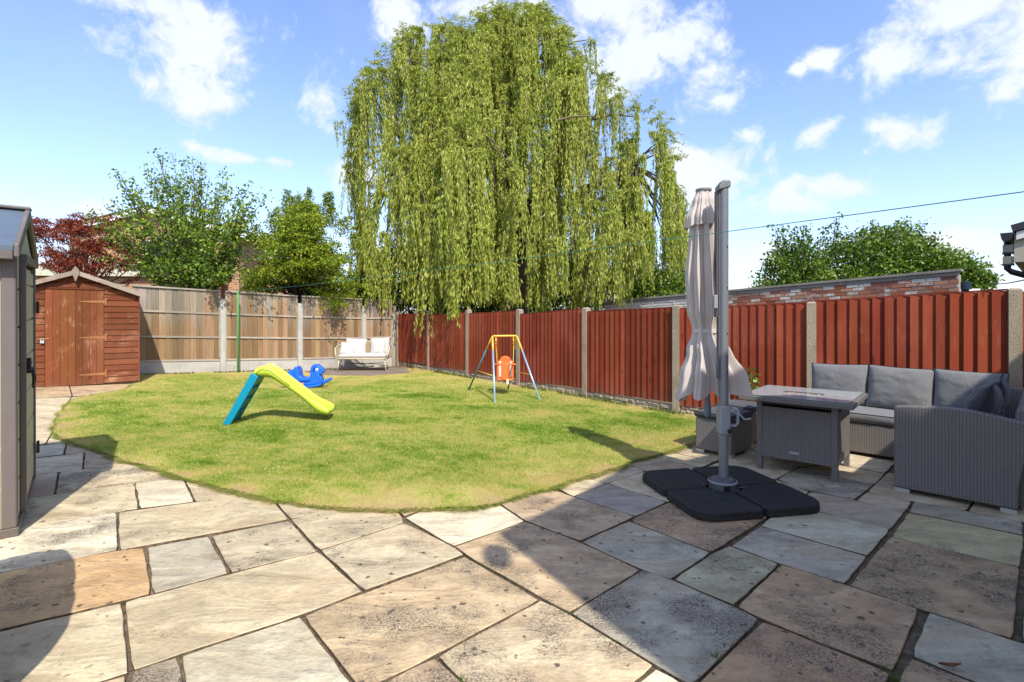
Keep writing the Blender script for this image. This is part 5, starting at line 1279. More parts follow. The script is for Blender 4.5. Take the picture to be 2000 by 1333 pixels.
for r in range(8):
    x = -.06 if r % 2 else .05
    while x < WLEN-.03:
        xe_ = min(x+.107*2, WLEN); xc = (x+xe_)/2; zc = wtop(xc)-.085-.04-r*.0755
        if xc > .02:
            o = link('brick', bm_, M_brick, wall, (xc, rs.uniform(-.004, .003), zc), (rs.uniform(-.03, .03), -math.atan(sl0), rs.uniform(-.01, .01)))
            o.scale = ((xe_-x-.008)/.21, rs.uniform(.6, 1.5), rs.uniform(.9, 1.02))
            painted = xc < 3.25
            pal = rs.choice([(.30, .10, .05), (.36, .14, .08), (.24, .10, .07), (.40, .22, .14), (.30, .17, .12)])
            o.color = (*pal, .85 if painted else rs.choice([.15, .3, .42, .48, .6]))
        x = xe_+.012 if False else xe_+.008
# small flue and box beyond the wall end
q = PD(1886, 560, 9.6); fl2 = thing('flue_pipe', 'dark blue capped flue pipe poking up beyond the end of the brick wall', 'pipe', (q.x, q.y, 0))
M_flue = plain('flue_blue', (.015, .035, .06), .5)
MB().lathe([(.05, 1.5), (.05, 2.0)], seg=16).obj('pipe', M_flue, fl2, smooth=True); MB().lathe([(.085, 1.97), (.085, 2.11), (.07, 2.115)], seg=18).obj('cowl', M_flue, fl2)
MB().box(.10, .32, .05, .3, 1.2, 1.99).obj('white_box', plain('white_render', (.7, .7, .68), .8), fl2)
MB().box(-.2, -.09, .0, .2, 1.2, 1.98).obj('white_box', bpy.data.materials['white_render'], fl2)

def brickwall_mat(name, sc=1.0, c1=(.36, .145, .065), c2=(.47, .24, .11), mo=(.42, .36, .29)):
    m, n, l, b = new_mat(name, .9, .12)
    uv = n.new('ShaderNodeUVMap'); uv.uv_map = 'uv'
    t = n.new('ShaderNodeTexBrick'); t.inputs['Scale'].default_value = 1; t.inputs['Brick Width'].default_value = .225; t.inputs['Row Height'].default_value = .075
    t.inputs['Mortar Size'].default_value = .011; t.inputs['Color1'].default_value = (*c1, 1); t.inputs['Color2'].default_value = (*c2, 1); t.inputs['Mortar'].default_value = (*mo, 1)
    l.new(uv.outputs[0], t.inputs['Vector']); f = add_noise(n, l, coords(n), 5, 5)
    l.new(mix(n, l, .4, t.outputs[0], mix(n, l, f, (.25, .2, .18), (.9, .85, .8)), 'OVERLAY'), b.inputs['Base Color'])
    bump(n, l, b, mathn(n, l, 'SUBTRACT', 1., t.outputs['Fac']), .5, .01); return m
def tile_mat(name, col):
    m, n, l, b = new_mat(name, .85, .15)
    uv = n.new('ShaderNodeUVMap'); uv.uv_map = 'uv'
    t = n.new('ShaderNodeTexBrick'); t.inputs['Scale'].default_value = 1; t.inputs['Brick Width'].default_value = .3; t.inputs['Row Height'].default_value = .3
    t.inputs['Mortar Size'].default_value = .02; t.inputs['Color1'].default_value = (*col, 1); t.inputs['Color2'].default_value = (*[c*1.35 for c in col], 1); t.inputs['Mortar'].default_value = (*[c*.4 for c in col], 1)
    l.new(uv.outputs[0], t.inputs['Vector']); l.new(t.outputs[0], b.inputs['Base Color']); bump(n, l, b, t.outputs['Fac'], -.6, .03); return m
M_hb = brickwall_mat('house_brick'); M_upvc = plain('white_upvc', (.78, .78, .76), .4, .5, var=.03); M_tile = tile_mat('roof_tile', (.10, .09, .085)); M_slate = tile_mat('dark_tile', (.045, .048, .052))
def pane_mat():
    m, n, l, b = new_mat('window_pane', .06, .8); b.inputs['Base Color'].default_value = (.02, .025, .03, 1); return m
M_pane = pane_mat()
def window(par, x0, x1, z0, z1, y, lights):
    """frame with mullions, glass set back behind it, sill below"""
    f = MB(); w = .065
    xs_ = [x0+(x1-x0)*t for t in lights]
    f.box(x0, x1, y-.03, y+.03, z0, z0+w); f.box(x0, x1, y-.03, y+.03, z1-w, z1)
    for i, x in enumerate(xs_):
        xa = max(x0, x-w/2 if 0 < i < len(xs_)-1 else (x if i == 0 else x-w)); f.box(xa, xa+w, y-.031, y+.029, z0+w, z1-w)
    wd = f.obj('window', M_upvc, par)
    for a, b in zip(xs_, xs_[1:]): MB().box(a+w*.6, b-w*.6, y+.0, y+.012, z0+w, z1-w).obj('pane', M_pane, wd)
    MB().box(x0-.05, x1+.05, y-.10, y+.02, z0-.06, z0-.002).obj('sill', M_upvc, wd)
    return wd
# house with the shallow gable, behind the maple and the left tree
YA = 22.
ha = thing('brick_house', 'brick house with a shallow dark gable roof behind the brown shed and the left tree', 'house', (-15.2, YA, 0), R(6))
M_ = MB(); M_.prism([(-3.5, 0), (3.3, 0), (3.3, 5.05), (-.3, 5.98), (-3.5, 5.05)], 0, 7, 1).obj('wall', M_hb, ha, uv=True)
for sx, xe2, ze in ((-1, -4.0, 5.02), (1, 3.8, 5.02)):
    MB().prism([(-.3, 6.08), (xe2, ze), (xe2, ze+.13), (-.3, 6.21)], -.32, 7.3, 1).obj('roof', M_slate, ha, uv=True)
    MB().prism([(-.3, 5.88), (xe2, ze-.19), (xe2, ze+.03), (-.3, 6.10)], -.36, -.325, 1).obj('barge_board', M_upvc, ha)
window(ha, -.55, 1.35, 3.25, 4.75, -.005, (0, .5, .84, 1)); window(ha, -3.1, -2.7, 3.2, 4.35, -.005, (0, 1))
# low flat roofed extension in front of it
ex_ = thing('flat_roof_extension', 'low flat roofed building with cream fascia between brown shed and house', 'building', (-15.2, 17.6, 0), R(6))
MB().box(-2.2, 3.2, 0, 4, 0, 2.85).obj('wall', M_hb, ex_, uv=True)
MB().box(-2.5, 3.4, -.22, 4.1, 2.86, 3.22).obj('fascia', plain('cream_fascia', (.52, .49, .36), .7, var=.2), ex_); MB().box(-2.52, 3.42, -.25, 4.13, 3.222, 3.26).obj('roof_edge', M_cop, ex_)
# second house further right, eaves towards us
hb = thing('brick_house', 'brick house with grey tiled roof and white gutter right of the open tree', 'house', (-13.0, 25., 0), R(4))
MB().box(-3.0, 2.3, 0, 7, 0, 4.25).obj('wall', M_hb, hb, uv=True)
mr_ = MB(); mr_.add([(-3.4, -.5, 4.32), (2.6, -.5, 4.32), (2.6, 3.5, 5.6), (-3.4, 3.5, 5.6), (-3.4, 7.5, 4.32), (2.6, 7.5, 4.32), (-3.4, -.5, 4.2), (2.6, -.5, 4.2), (2.6, 7.5, 4.2), (-3.4, 7.5, 4.2)], [(0, 1, 2, 3), (3, 2, 5, 4), (0, 6, 7, 1), (4, 5, 8, 9), (1, 7, 8, 5, 2), (0, 3, 4, 9, 6)])
mr_.obj('roof', M_tile, hb, uv=True); MB().box(-3.45, 2.65, -.62, -.5, 4.16, 4.32).obj('gutter', M_upvc, hb)
MB().tube([(-.55, -.08, 4.16), (-.55, -.08, 2.4)], .05, 8).obj('downpipe', M_upvc, hb)
window(hb, -2.6, -1.2, 2.3, 3.6, -.005, (0, .5, 1))
po_ = MB(); po_.prism([(-1.4, 2.55), (-1.4, 2.65), (1.0, 3.15), (1.0, 3.0)], -2.2, -.02, 0)
pp_ = MB(); pp_.add([(-2.3, -1.3, 2.5), (-.6, -1.3, 2.5), (-.6, -.01, 3.0), (-2.3, -.01, 3.0), (-2.3, -1.3, 2.42), (-.6, -1.3, 2.42), (-.6, -.01, 2.9), (-2.3, -.01, 2.9)], [(0, 1, 2, 3), (0, 4, 5, 1), (4, 7, 6, 5), (1, 5, 6, 2), (0, 3, 7, 4)]); pp_.obj('porch_roof', M_tile, hb, uv=True)
# neighbouring outbuilding at the right edge
nx, ny = 6.07, 6.15
nb_ = thing('neighbour_outbuilding', 'building corner with black gutter and cream soffit at the right edge', 'building', (nx, ny, 0), R(-47))
MB().box(.14, 4.2, .0, 5.0, 0, 2.42).obj('wall', M_hb, nb_, uv=True)
MB().box(-.02, .45, -.16, 5.1, 2.10, 2.44).obj('soffit_box', plain('cream_soffit', (.44, .41, .30), .6, var=.1), nb_)
MB().prism([(-.03, 2.455), (4.3, 3.62), (4.3, 3.70), (-.05, 2.535)], -.22, 5.2, 1).obj('roof', M_slate, nb_, uv=True)
MB().prism([(-.0, 2.36), (2.2, 2.97), (2.2, 3.04), (.0, 2.45)], -.20, -.165, 1).obj('verge_board', M_upvc, nb_)
gt_ = MB(); gt_.prism([(-.14, 2.45), (-.125, 2.375), (-.08, 2.35), (-.035, 2.375), (-.02, 2.45)], -.22, 5.1, 1); gt_.obj('gutter', M_blk, nb_)
M_lens = plain('lamp_lens', (.20, .17, .13), .2, .6)
for z in (2.27, 2.13):
    MB().box(-.12, -.025, -.15, -.06, z-.045, z+.045).obj('wall_lamp', M_lens, nb_, bevel=.004); MB().box(-.125, -.02, -.155, -.05, z-.062, z-.046).obj('lamp_rim', M_blk, nb_)
MB().tube([(-.08, -.1, 2.35), (-.08, -.1, 2.03), (-.04, -.09, 1.99), (.10, -.07, 1.93), (.13, -.04, 1.90), (.13, -.04, .02)], .034, 10).obj('downpipe', M_blk, nb_, smooth=True)
cb0 = Vector((nx+.12, ny-.03, CAMH+.075*ny)); cb1 = PD(1925, 552, 13.)
cbm = MB().tube([(cb0.lerp(cb1, t)-Vector((0, 0, .05*math.sin(math.pi*t))))-cb0 for t in np.linspace(0, 1, 12)], .009, 5).obj('cable', M_blk, None, cb0); tag(cbm, 'thin dark cable running from the outbuilding at the right edge towards the trees', 'cable')

# ---- unseen house behind the camera, its eaves outline shaped to shade the patio
M_hw = brickwall_mat('own_house_brick', c1=(.34, .18, .11), c2=(.42, .26, .17))
kx, ky = SUN_H[0]/math.tan(R(SUN_EL)), SUN_H[1]/math.tan(R(SUN_EL))
HE = 4.6
def up_(p): return (p[0]+kx*HE, p[1]+ky*HE)
shp = [(2.5, -1.3), (.638, 2.126), (-.09, 3.45), (.40, 3.99), (1.18, 5.10), (1.7, 5.16), (2.1, 5.42), (2.46, 5.46), (3.09, 4.70), (3.67, 5.20), (9.0, 9.6)]
shp[0] = (shp[1][0]+4.2*(.48), shp[1][1]-4.2*.88)
ev = [up_(p) for p in shp]
ev_in = ev+[(ev[-1][0]+3.0, ev[-1][1]-3.4), (9.5, -7), (ev[0][0]+1.2, -7.5)]
hs = thing('house', 'unseen brick house behind the camera to the right, outline shaped to shade the patio', 'house', (4, -3, 0), 0)
inn = offset_poly([Vector(p) for p in ev_in], .22)
MB().prism([(p.x-4, p.y+3) for p in inn], 0, HE-.12, 2).obj('wall', M_hw, hs, uv=True)
MB().prism([(p[0]-4, p[1]+3) for p in ev_in], HE-.12, HE, 2).obj('eaves', M_upvc, hs)
# unseen disc on a thin arm, added to cast the oval shadow on the slab
ds = up_((-.092, 3.10)); dso = thing('shadow_disc', 'unseen oval disc on a thin arm, added to cast the oval shadow on the patio', 'disc', (ds[0], ds[1], HE))
dm = MB().lathe([(.012, 0), (.07, .012), (.082, .02), (.084, .026), (.0, .01)], seg=24, sy=1.5, cap=False).obj('disc', M_dgrey, dso, rot=(R(18), R(8), R(10)))
e0 = up_((.12, 3.02)); MB().tube([(0, .06, 0), (.06, .10, 0), (.2, .02, -.03)], .008, 6).obj('arm', M_dgrey, dso)
# ================================================================== TREES
M_bark = plain('bark', (.10, .075, .05), .95, bmp=.8, var=.4, scale=6, bscale=14); M_twig = plain('twig', (.16, .12, .06), .8, var=.3)
M_will = leafmat('willow_leaf', [(.085, .14, .014), (.22, .29, .032), (.40, .43, .065), (.55, .54, .15)], trans=.35, nscale=.8)
M_pear = leafmat('tree_leaf', [(.03, .07, .012), (.075, .15, .018), (.16, .26, .026), (.36, .40, .035)], rough=.4, trans=.25, nscale=.9)
M_haw = leafmat('yellow_green_leaf', [(.025, .06, .008), (.085, .16, .012), (.25, .32, .018), (.42, .42, .04)], trans=.25, nscale=1.1)
M_map = leafmat('maple_leaf', [(.045, .010, .008), (.13, .022, .013), (.25, .045, .022), (.38, .11, .05)], trans=.3, nscale=1.)
M_shr = leafmat('shrub_leaf', [(.012, .030, .006), (.04, .085, .012), (.10, .17, .02), (.20, .27, .04)], rough=.4, trans=.2, nscale=1.)
M_hedge = leafmat('hedge_leaf', [(.025, .06, .008), (.07, .14, .016), (.16, .25, .03), (.30, .36, .06)], rough=.45, trans=.25, nscale=1.)
def branch_path(a, b, sag=0., n=8, wob=.08, seed=0):
    a, b = Vector(a), Vector(b); L = (b-a).length; out = []
    for i in range(n+1):
        t = i/n; p = a.lerp(b, t); p.z += sag*4*t*(1-t)
        if 0 < i: p += Vector((mnoise.noise(Vector((t*3, seed, 0))), mnoise.noise(Vector((t*3, seed, 5))), mnoise.noise(Vector((t*3, seed, 9)))*.5))*wob*L*min(1, 2*t)
        out.append(p)
    return out
def limbs(mb, path, r0, r1, seg=6):
    n = len(path); mb.tube(path, [r0+(r1-r0)*i/(n-1) for i in range(n)], seg)

# ---- weeping willow
wt = thing('willow_tree', 'large weeping willow hanging over the red fence in the middle of the picture', 'tree', (.2, 18.2, 0))
WB = Vector((.2, 18.2, 0))
OUT = [(12,990,1045),(38,925,1072),(60,805,1092),(85,782,1102),(125,736,1128),(165,712,1190),(190,700,1204),(230,697,1285),(288,696,1300),(326,702,1314),(400,716,1324),(460,700,1330),(520,704,1332)]
def bounds(v):
    for (v0, a0, b0), (v1, a1, b1) in zip(OUT, OUT[1:]):
        if v0 <= v <= v1:
            t = (v-v0)/(v1-v0); return a0+(a1-a0)*t, b0+(b1-b0)*t
    return OUT[-1][1:]
rs = random.Random(21); locks = []
def front(u, v):
    """depth of the crown's near surface: a broken dome with upright furrows"""
    e = max(0., 1-((u-1010)/355)**2)**.5; k = min(1, max(0, (v-5)/330))**.62
    fur = mnoise.noise(Vector((u*.021, v*.0035, 2.3)))*2.8+mnoise.noise(Vector((u*.055, v*.005, 7.1)))*1.5
    return 18.4-5.0*e*k+max(-.7, fur)
for i in range(760):
    v = 18+500*rs.random()**.92; lo, hi = bounds(v); u = rs.uniform(lo+8, hi-8)
    if v < 160 and rs.random() < .2: u = rs.choice([lo+10, hi-10])+rs.uniform(-6, 12)
    if mnoise.noise(Vector((u*.024, v*.004, 5.5))) < -.05 and v > 130 and rs.random() < .72: continue
    if u > 1205 and rs.random() < .35: continue
    locks.append((u, v, front(u, v)+rs.expovariate(2.2)*.7, rs.uniform(.35, 1.)))
for i in range(110):                       # ragged skyline and flanks
    v = 20+480*rs.random(); lo, hi = bounds(v); u = rs.choice([lo, hi])+rs.gauss(0, 9); locks.append((u, v, 17+rs.uniform(-1, 1.2), rs.uniform(.2, .5)))
for i in range(60):                       # inner and far side of the crown
    v = 60+420*rs.random(); lo, hi = bounds(v); u = rs.uniform(lo+50, hi-50); locks.append((u, v, rs.uniform(18, 21.5), rs.uniform(.8, 1.3)))
for (u, v) in ((1012,10),(1030,14),(1003,20),(965,38),(1045,25),(985,30),(948,50),(1065,48),(900,52),(860,58),(825,72),(800,78),(1090,70)):
    locks.append((u, v, 18.2+rs.uniform(-.3, .3), .35))
special = [(662,238,17.6,.16,.9,5),(1157,80,17.5,.20,1.7,9),(1108,42,17.5,.12,.7,4)]
pos, ax, sz = [], [], []; tw_mb = MB(); br_mb = MB()
trunk_top = WB+Vector((0, 0, 3.4))
limbs(br_mb, branch_path(WB+Vector((0, 0, -.1)), trunk_top, 0, 6, .03, 1), .55, .36, 12)
main = [Vector((-3.6, 17.4, 7.2)), Vector((-1.6, 16.6, 8.8)), Vector((.6, 16.6, 9.6)), Vector((2.6, 17, 8.0)), Vector((4.2, 17.6, 6.6)), Vector((-.6, 18.8, 10.2)), Vector((-3.0, 19, 8.)), Vector((2.2, 19, 9.))]
for i, q in enumerate(main): limbs(br_mb, branch_path(trunk_top, q, .5, 8, .06, i*3.1), .26, .10, 8)
for li, lk in enumerate(locks+special):
    u, v, dep, w = lk[:4]; sp_ = li >= len(locks)
    c = PD(u, v, dep); edge_l, edge_r = bounds(min(max(v, 12), 520))
    if sp_: L0, ns = lk[4], lk[5]; spread = w
    else: L0 = rs.uniform(1.8, 5.0)*(.8 if v < 110 else 1); ns = max(4, int(12*w)); spread = .05+.13*w
    over = 762 < u < 905 and v > 290 and not sp_ and rs.random() < .22
    if over:
        tf_ = (1000*2.49-(u-1000)*7.71)/(-(u-1000)*4.58-3530); dep = min(dep, 7.71-4.58*tf_-rs.uniform(.2, .7)); c = PD(u, v, dep)
    bot = 604 if u < 1200 else (575 if u < 1240 else 555)
    if over: bot = 658 if u < 860 else 640
    elif u < 735: bot = 612
    zmin = CAMH-(bot-620+rs.uniform(-26, 10))*dep/1000
    if li % 3 == 0 and not sp_:
        m = min(main, key=lambda q: (q-c).length); q = c+Vector((0, .35, -.25)); mm = m.lerp(q, .25)
        limbs(br_mb, branch_path(m, q, .12, 6, .07, li*1.7), .05, .010, 5)
    ca = rs.uniform(0, 6.283) if dep > 16.5 else rs.gauss(-1.57, 1.0)
    arch = rs.uniform(.1, .5)*(0.4 if sp_ else 1); cx_0, cy_0 = math.cos(ca), math.sin(ca); drift = Vector((rs.gauss(0, .02), rs.gauss(0, .02)))
    for s in range(ns):
        ox, oy = rs.gauss(0, spread*.6), rs.gauss(0, spread*.6); L = L0*rs.uniform(.35, 1.05); sway = rs.gauss(0, .03)
        pts = []
        for k in range(4):
            t = k/4; pts.append(Vector((c.x+ox*(.3+.7*t)+cx_0*arch*(t-1), c.y+oy*(.3+.7*t)+cy_0*arch*(t-1), c.z-.25*arch+.35*arch*(1-(1-t)**2)+rs.gauss(0, .03))))
        x, y, z = c.x+ox, c.y+oy, pts[-1].z; nseg = max(3, int(L/.28)); tz = z
        for k in range(nseg+1):
            if z < zmin: break
            pts.append(Vector((x, y, z))); z -= L/nseg; f_ = (1-k/nseg)
            x += drift.x+sway*.3+cx_0*.045*f_*f_+rs.gauss(0, .010); y += drift.y+cy_0*.045*f_*f_+rs.gauss(0, .010)
        npt = len(pts)
        for k, (a, b) in enumerate(zip(pts, pts[1:])):
            d = b-a; fade = (1.15-.5*k/npt)*(.6+.7*abs(math.sin(a.z*1.7+li))); nl = int(d.length/.024*fade+rs.random()); dn_ = d.normalized()
            if k < 3: nl = int(nl*.9)
            for q in range(nl):
                p = a+d*rs.random(); j_ = .035 if k < 3 else .022
                pos.append((p.x+rs.gauss(0, j_), p.y+rs.gauss(0, j_), p.z+rs.gauss(0, j_*.5)))
                ax.append((dn_.x+rs.gauss(0, .30), dn_.y+rs.gauss(0, .30), min(-.2, dn_.z)-.6+rs.gauss(0, .2))); sz.append(rs.uniform(.075, .16))
        if s % 4 == 0 and npt > 6: tw_mb.tube(pts[::3]+[pts[-1]], .007, 3)
for i in range(520):                       # leafy shoots that stand up and out from the top and flanks
    v = 14+300*rs.random()**1.4; lo, hi = bounds(v); edge = rs.random() < .6
    u = rs.choice([lo, hi])+rs.gauss(0, 9) if edge else rs.uniform(lo, hi)
    p0_ = PD(u, v, (17.2 if edge else front(u, v)-.1)); dr_ = Vector((rs.gauss(0, .5)+(.5 if u > 1010 else -.5)*edge, rs.gauss(-.2, .4), rs.uniform(.0, .9))).normalized(); L_ = rs.uniform(.2, .55)
    for q in range(int(L_*75)):
        t = rs.random(); p = p0_+dr_*(L_*t)+Vector((0, 0, -.5*L_*t*t)); pos.append((p.x+rs.gauss(0, .03), p.y+rs.gauss(0, .03), p.z+rs.gauss(0, .03)))
        ax.append((dr_.x+rs.gauss(0, .5), dr_.y+rs.gauss(0, .5), -.3+rs.gauss(0, .4))); sz.append(rs.uniform(.07, .13))
pos = np.array(pos); ax = np.array(ax); sz = np.array(sz)
print('willow leaves', len(pos))
keepn = 470000
if len(pos) > keepn:
    kk = rng.choice(len(pos), keepn, False); pos, ax, sz = pos[kk], ax[kk], sz[kk]
V = leaf_quads(pos-np.array(WB), ax, sz, sz*.26)
quads('crown', V, rng.uniform(0, 1, len(V)), M_will, wt)
br_mb.obj('trunk', M_bark, wt, (-WB.x, -WB.y, 0), smooth=True); tw_mb.obj('twigs', M_twig, wt, (-WB.x, -WB.y, 0))
# bare stub limbs that show against the leaves
for pl4, y, rz_ in ((((1088,236), (1118,228), (1150,227)), 13.6, .035), (((1085,106), (1098,92), (1122,82), (1150,78)), 17.4, .032)):
    lm = MB(); lm.tube([PD(*q, y)-WB for q in pl4], [rz_*(1-.2*k) for k in range(len(pl4))], 6); lm.obj('bare_branch', M_twig, wt)

# ---- general trees
def scatter_leaves(name, par, base, P_, size, wfac, mat, droop=.2, up=0., n_per=1, spread=.08):
    P_ = np.array(P_); n = len(P_); P_ = P_+rng.normal(0, spread, (n, 3))
    a = rng.normal(size=(n, 3)); a[:, 2] += up-droop
    s = size*rng.uniform(.6, 1.25, n)
    return quads(name, leaf_quads(P_-np.array(base), a, s, s*wfac), rng.uniform(0, 1, n), mat, par)
# the tall open tree at the left: upright shoots with leaves along them
tb0 = Vector((-8.15, 13.15, .1)); lt = thing('tree', 'open green tree with upright leafy shoots behind the timber fence, left of yellow green one', 'tree', tb0)
tips = [(180,408),(222,341),(236,331),(256,352),(288,332),(303,296),(322,300),(335,302),(358,311),(376,305),(389,318),(432,330),(446,347),(468,370),(493,362),(513,378),(500,440),(208,400),(240,400),(270,390),(345,340),(410,350),
        (480,430),(200,450),(225,470),(300,350),(340,380),(390,370),(430,390),(260,430),(455,480),(250,500),(480,500),(400,420),(320,420),(365,440),(290,470),(430,450),(345,480),(390,500),(310,510),(440,520),(270,460),(215,430),(475,400),(350,420),(405,470)]
tm = MB(); LP_ = []; rs = random.Random(31)
crot = tb0+Vector((0, 0, 1.75)); limbs(tm, branch_path(tb0, crot, 0, 4, .03, 2), .13, .10, 8)
for i in range(4): limbs(tm, branch_path(tb0+Vector((.0, 0, .9)), PD(320+40*i, 520, 13.15+rs.uniform(-.5, .5)), 0, 5, .05, i), .06, .045, 6)
for i, (u, v) in enumerate(tips*2):
    if i >= len(tips): u += rs.uniform(-22, 22); v += rs.uniform(12, 60)
    if v > 455 and rs.random() < .6: continue
    dep = 13.1+rs.uniform(-1.7, 1.0)*(.45 if v < 340 else 1); tip = PD(u, v, dep)
    if 440 < v < 530 and 290 < u < 450: dep -= 1.0
    tip = PD(u, v, dep)
    st_ = crot+Vector((rs.uniform(-.2, .2), rs.uniform(-.2, .2), rs.uniform(-.3, .2))); path = branch_path(st_, tip, -.15 if tip.z > 3.6 else .1, 12, .05, i*.77)
    limbs(tm, path, .03, .005, 4); L = (tip-st_).length
    for a, b in zip(path[3:], path[4:]):
        for q in range(int((b-a).length/.015)): LP_.append(a.lerp(b, rs.random())+Vector((rs.gauss(0, .07), rs.gauss(0, .07), rs.gauss(0, .05))))
    for q in range(rs.randint(2, 4)):
        k = rs.randint(4, 10); e = path[k]+Vector((rs.gauss(0, .35), rs.gauss(0, .35), rs.uniform(.05, .5))); sp2 = branch_path(path[k], e, 0, 4, .05, q+i)
        limbs(tm, sp2, .009, .003, 3)
        for a, b in zip(sp2, sp2[1:]):
            for w_ in range(int((b-a).length/.015)): LP_.append(a.lerp(b, rs.random())+Vector((rs.gauss(0, .055), rs.gauss(0, .055), rs.gauss(0, .05))))
tm.obj('trunk', M_bark, lt, (-tb0.x, -tb0.y, -tb0.z)); print('tree leaves', len(LP_))
scatter_leaves('crown', lt, tb0, LP_, .085, .62, M_pear, .1, 0, spread=.03)
# bushy yellow-green tree in flat sprays with spiky leaders on top
def spray_tree(nm, label, base, sprays, leaders, mat, size, wfac, flat, dens, trunk_r=.1, ctop=2.2, spread_y=1.2, dn0=150, yb=-1.):
    base = Vector(base); t = thing(nm, label, 'tree', base); mb = MB(); LPs = []; rs = random.Random(int(base.x*100) & 255)
    tt = base+Vector((0, 0, ctop)); limbs(mb, branch_path(base, tt, 0, 5, .04, 3), trunk_r, trunk_r*.6, 7)
    for (u, v, r) in sprays:
        for q in range(dens):
            y = base.y+rs.uniform(yb if v < 535 else -.95, .75)*spread_y; c = PD(u+rs.uniform(-18, 18), v+rs.uniform(-14, 14), y)
            if q == 0 and rs.random() < (.35 if dn0 > 400 else 1): limbs(mb, branch_path(tt-Vector((0, 0, rs.uniform(0, 1.2))), c, .1, 6, .07, u+v), .03, .006, 4)
            n = int(dn0*r*r/.16); rr_ = r*rs.uniform(.6, 1.1); tx, ty = rs.gauss(0, .25), rs.gauss(0, .25)
            for k in range(n):
                a = rs.uniform(0, 6.283); d = rr_*math.sqrt(rs.random()); x, yy = math.cos(a)*d, math.sin(a)*d
                LPs.append(c+Vector((x, yy, tx*x+ty*yy+rs.gauss(0, flat)-.35*(d/rr_)**2*rr_)))
    for (u, v, h_) in leaders:
        p = PD(u, v, base.y+rs.uniform(-.5, .4)); b0 = p-Vector((rs.uniform(-.06, .06), 0, h_)); limbs(mb, [b0, p], .012, .003, 3)
        for k in range(int(h_*620)):
            tq = rs.random()**.8; w_ = .03+.13*(1-tq); LPs.append(b0.lerp(p, tq)+Vector((rs.gauss(0, w_), rs.gauss(0, w_), rs.gauss(0, .02))))
    mb.obj('trunk', M_bark, t, (-base.x, -base.y, -base.z)); print(nm, len(LPs))
    scatter_leaves('crown', t, base, LPs, size, wfac, mat, .1, 0, spread=.012); return t
rs = random.Random(41); spr = []
for v in range(415, 590, 13):
    t = (v-415)/175; hwid = 18+88*min(1, t*1.3)
    for k in range(14): spr.append((585+rs.uniform(-1, 1)*hwid, v+rs.uniform(-6, 6), rs.uniform(.20, .42)))
spray_tree('tree', 'dense yellow green tree in flat layers between the open tree and the willow', (-6.15, 15.0, 0), spr,
           [(561,372,1.0),(571,384,.8),(583,380,.9),(604,368,1.1),(611,400,.7),(637,378,1.0),(645,376,1.),(648,400,.7),(540,408,.6),(530,418,.5),(665,430,.5),(676,424,.5),(690,455,.5),(500,440,.6),(515,455,.5),(620,400,.6),(595,405,.7)], M_haw, .070, .5, .022, 3, .12, yb=-1.75)
# red Japanese maple, thin horizontal layers
rs = random.Random(43); spr = []
lay = [(150,432,100),(120,445,90),(190,440,60),(110,462,80),(170,468,95),(225,478,55),(130,485,90),(200,492,90),(110,505,60),(165,510,95),(240,505,55),(215,520,80),(150,528,60),(275,540,40),(90,440,50),(95,480,40)]
for (u, v, w_) in lay:
    for k in range(int(w_/19)): spr.append((u+rs.uniform(-1, 1)*w_*.75, v+rs.uniform(-7, 7), rs.uniform(.16, .30)))
spray_tree('tree', 'red Japanese maple with thin layered twigs behind the brown shed', (-11.4, 13.6, 0), spr, [], M_map, .075, .36, .018, 3, .06, 2.3, .9, dn0=300)
# ---- shrubs
def shrub(name, label, base, lobes, mat, n, size, wfac=.55, cat='shrub', grp=None, stems=6):
    """lobes: (u, v, depth, rx, ry, rz) ellipsoidal clumps in metres, leaves thickest near their skins"""
    base = Vector(base); t = thing(name, label, cat, base, 0, grp); pts = []; rs = np.random.default_rng(abs(int(base.x*77+base.y*13)))
    tot = sum(l_[3]*l_[5] for l_ in lobes); mb = MB()
    for i, (u, v, dp, rx, ry, rz) in enumerate(lobes):
        c = np.array(PD(u, v, dp)); k = int(n*rx*rz/tot); d = unit(rs.normal(size=(k, 3))); rad = rs.uniform(.25, 1, k)**.45
        lump = 1+.28*np.sin(d[:, 0]*5+i)*np.cos(d[:, 2]*6+i*2)+.14*rs.normal(size=k); pts.append(c+d*(rad*lump)[:, None]*np.array([rx, ry, rz]))
        mb.tube(branch_path(base+Vector((0, 0, .2)), Vector(c), .1, 5, .08, i), [.04, .034, .028, .02, .014, .008], 5)
    pts = np.concatenate(pts); pts = pts[pts[:, 2] > .05]; m = len(pts); a = rs.normal(size=(m, 3)); a[:, 2] -= .1; s = size*rs.uniform(.6, 1.3, m)
    quads('foliage', leaf_quads(pts-np.array(base), a, s, s*wfac), rng.uniform(0, 1, m), mat, t); mb.obj('stems', M_bark, t, (-base.x, -base.y, -base.z)); return t
shrub('shrub', 'green shrub between the yellow green tree and the willow, above the timber fence corner', (-4.6, 16.4, 0), [(715,560,15.9,.7,.5,.6),(745,590,15.8,.5,.5,.6),(692,575,16.3,.5,.5,.5),(735,530,16.4,.45,.4,.35),(700,610,16,.9,.4,.5)], M_shr, 9000, .085)
shrub('shrub', 'dark shrubs in deep shade beneath the left half of the willow', (-2.2, 20.5, 0), [(770,545,20,1.3,.6,1.4),(850,535,20.5,1.6,.6,1.6),(930,540,20.4,1.5,.6,1.6),(820,600,19.6,2.0,.5,1.2),(920,600,19.8,2.0,.5,1.2)], M_shr, 26000, .12)
shrub('shrub', 'dark shrubs in deep shade beneath the right half of the willow', (2.4, 20.5, 0), [(990,540,20.4,1.5,.6,1.6),(1070,540,20.4,1.6,.6,1.6),(1145,545,20.2,1.4,.6,1.4),(1010,600,19.8,2.0,.5,1.2),(1120,600,19.8,2.0,.5,1.2),(1205,575,19.6,.9,.5,1.)], M_shr, 26000, .12)
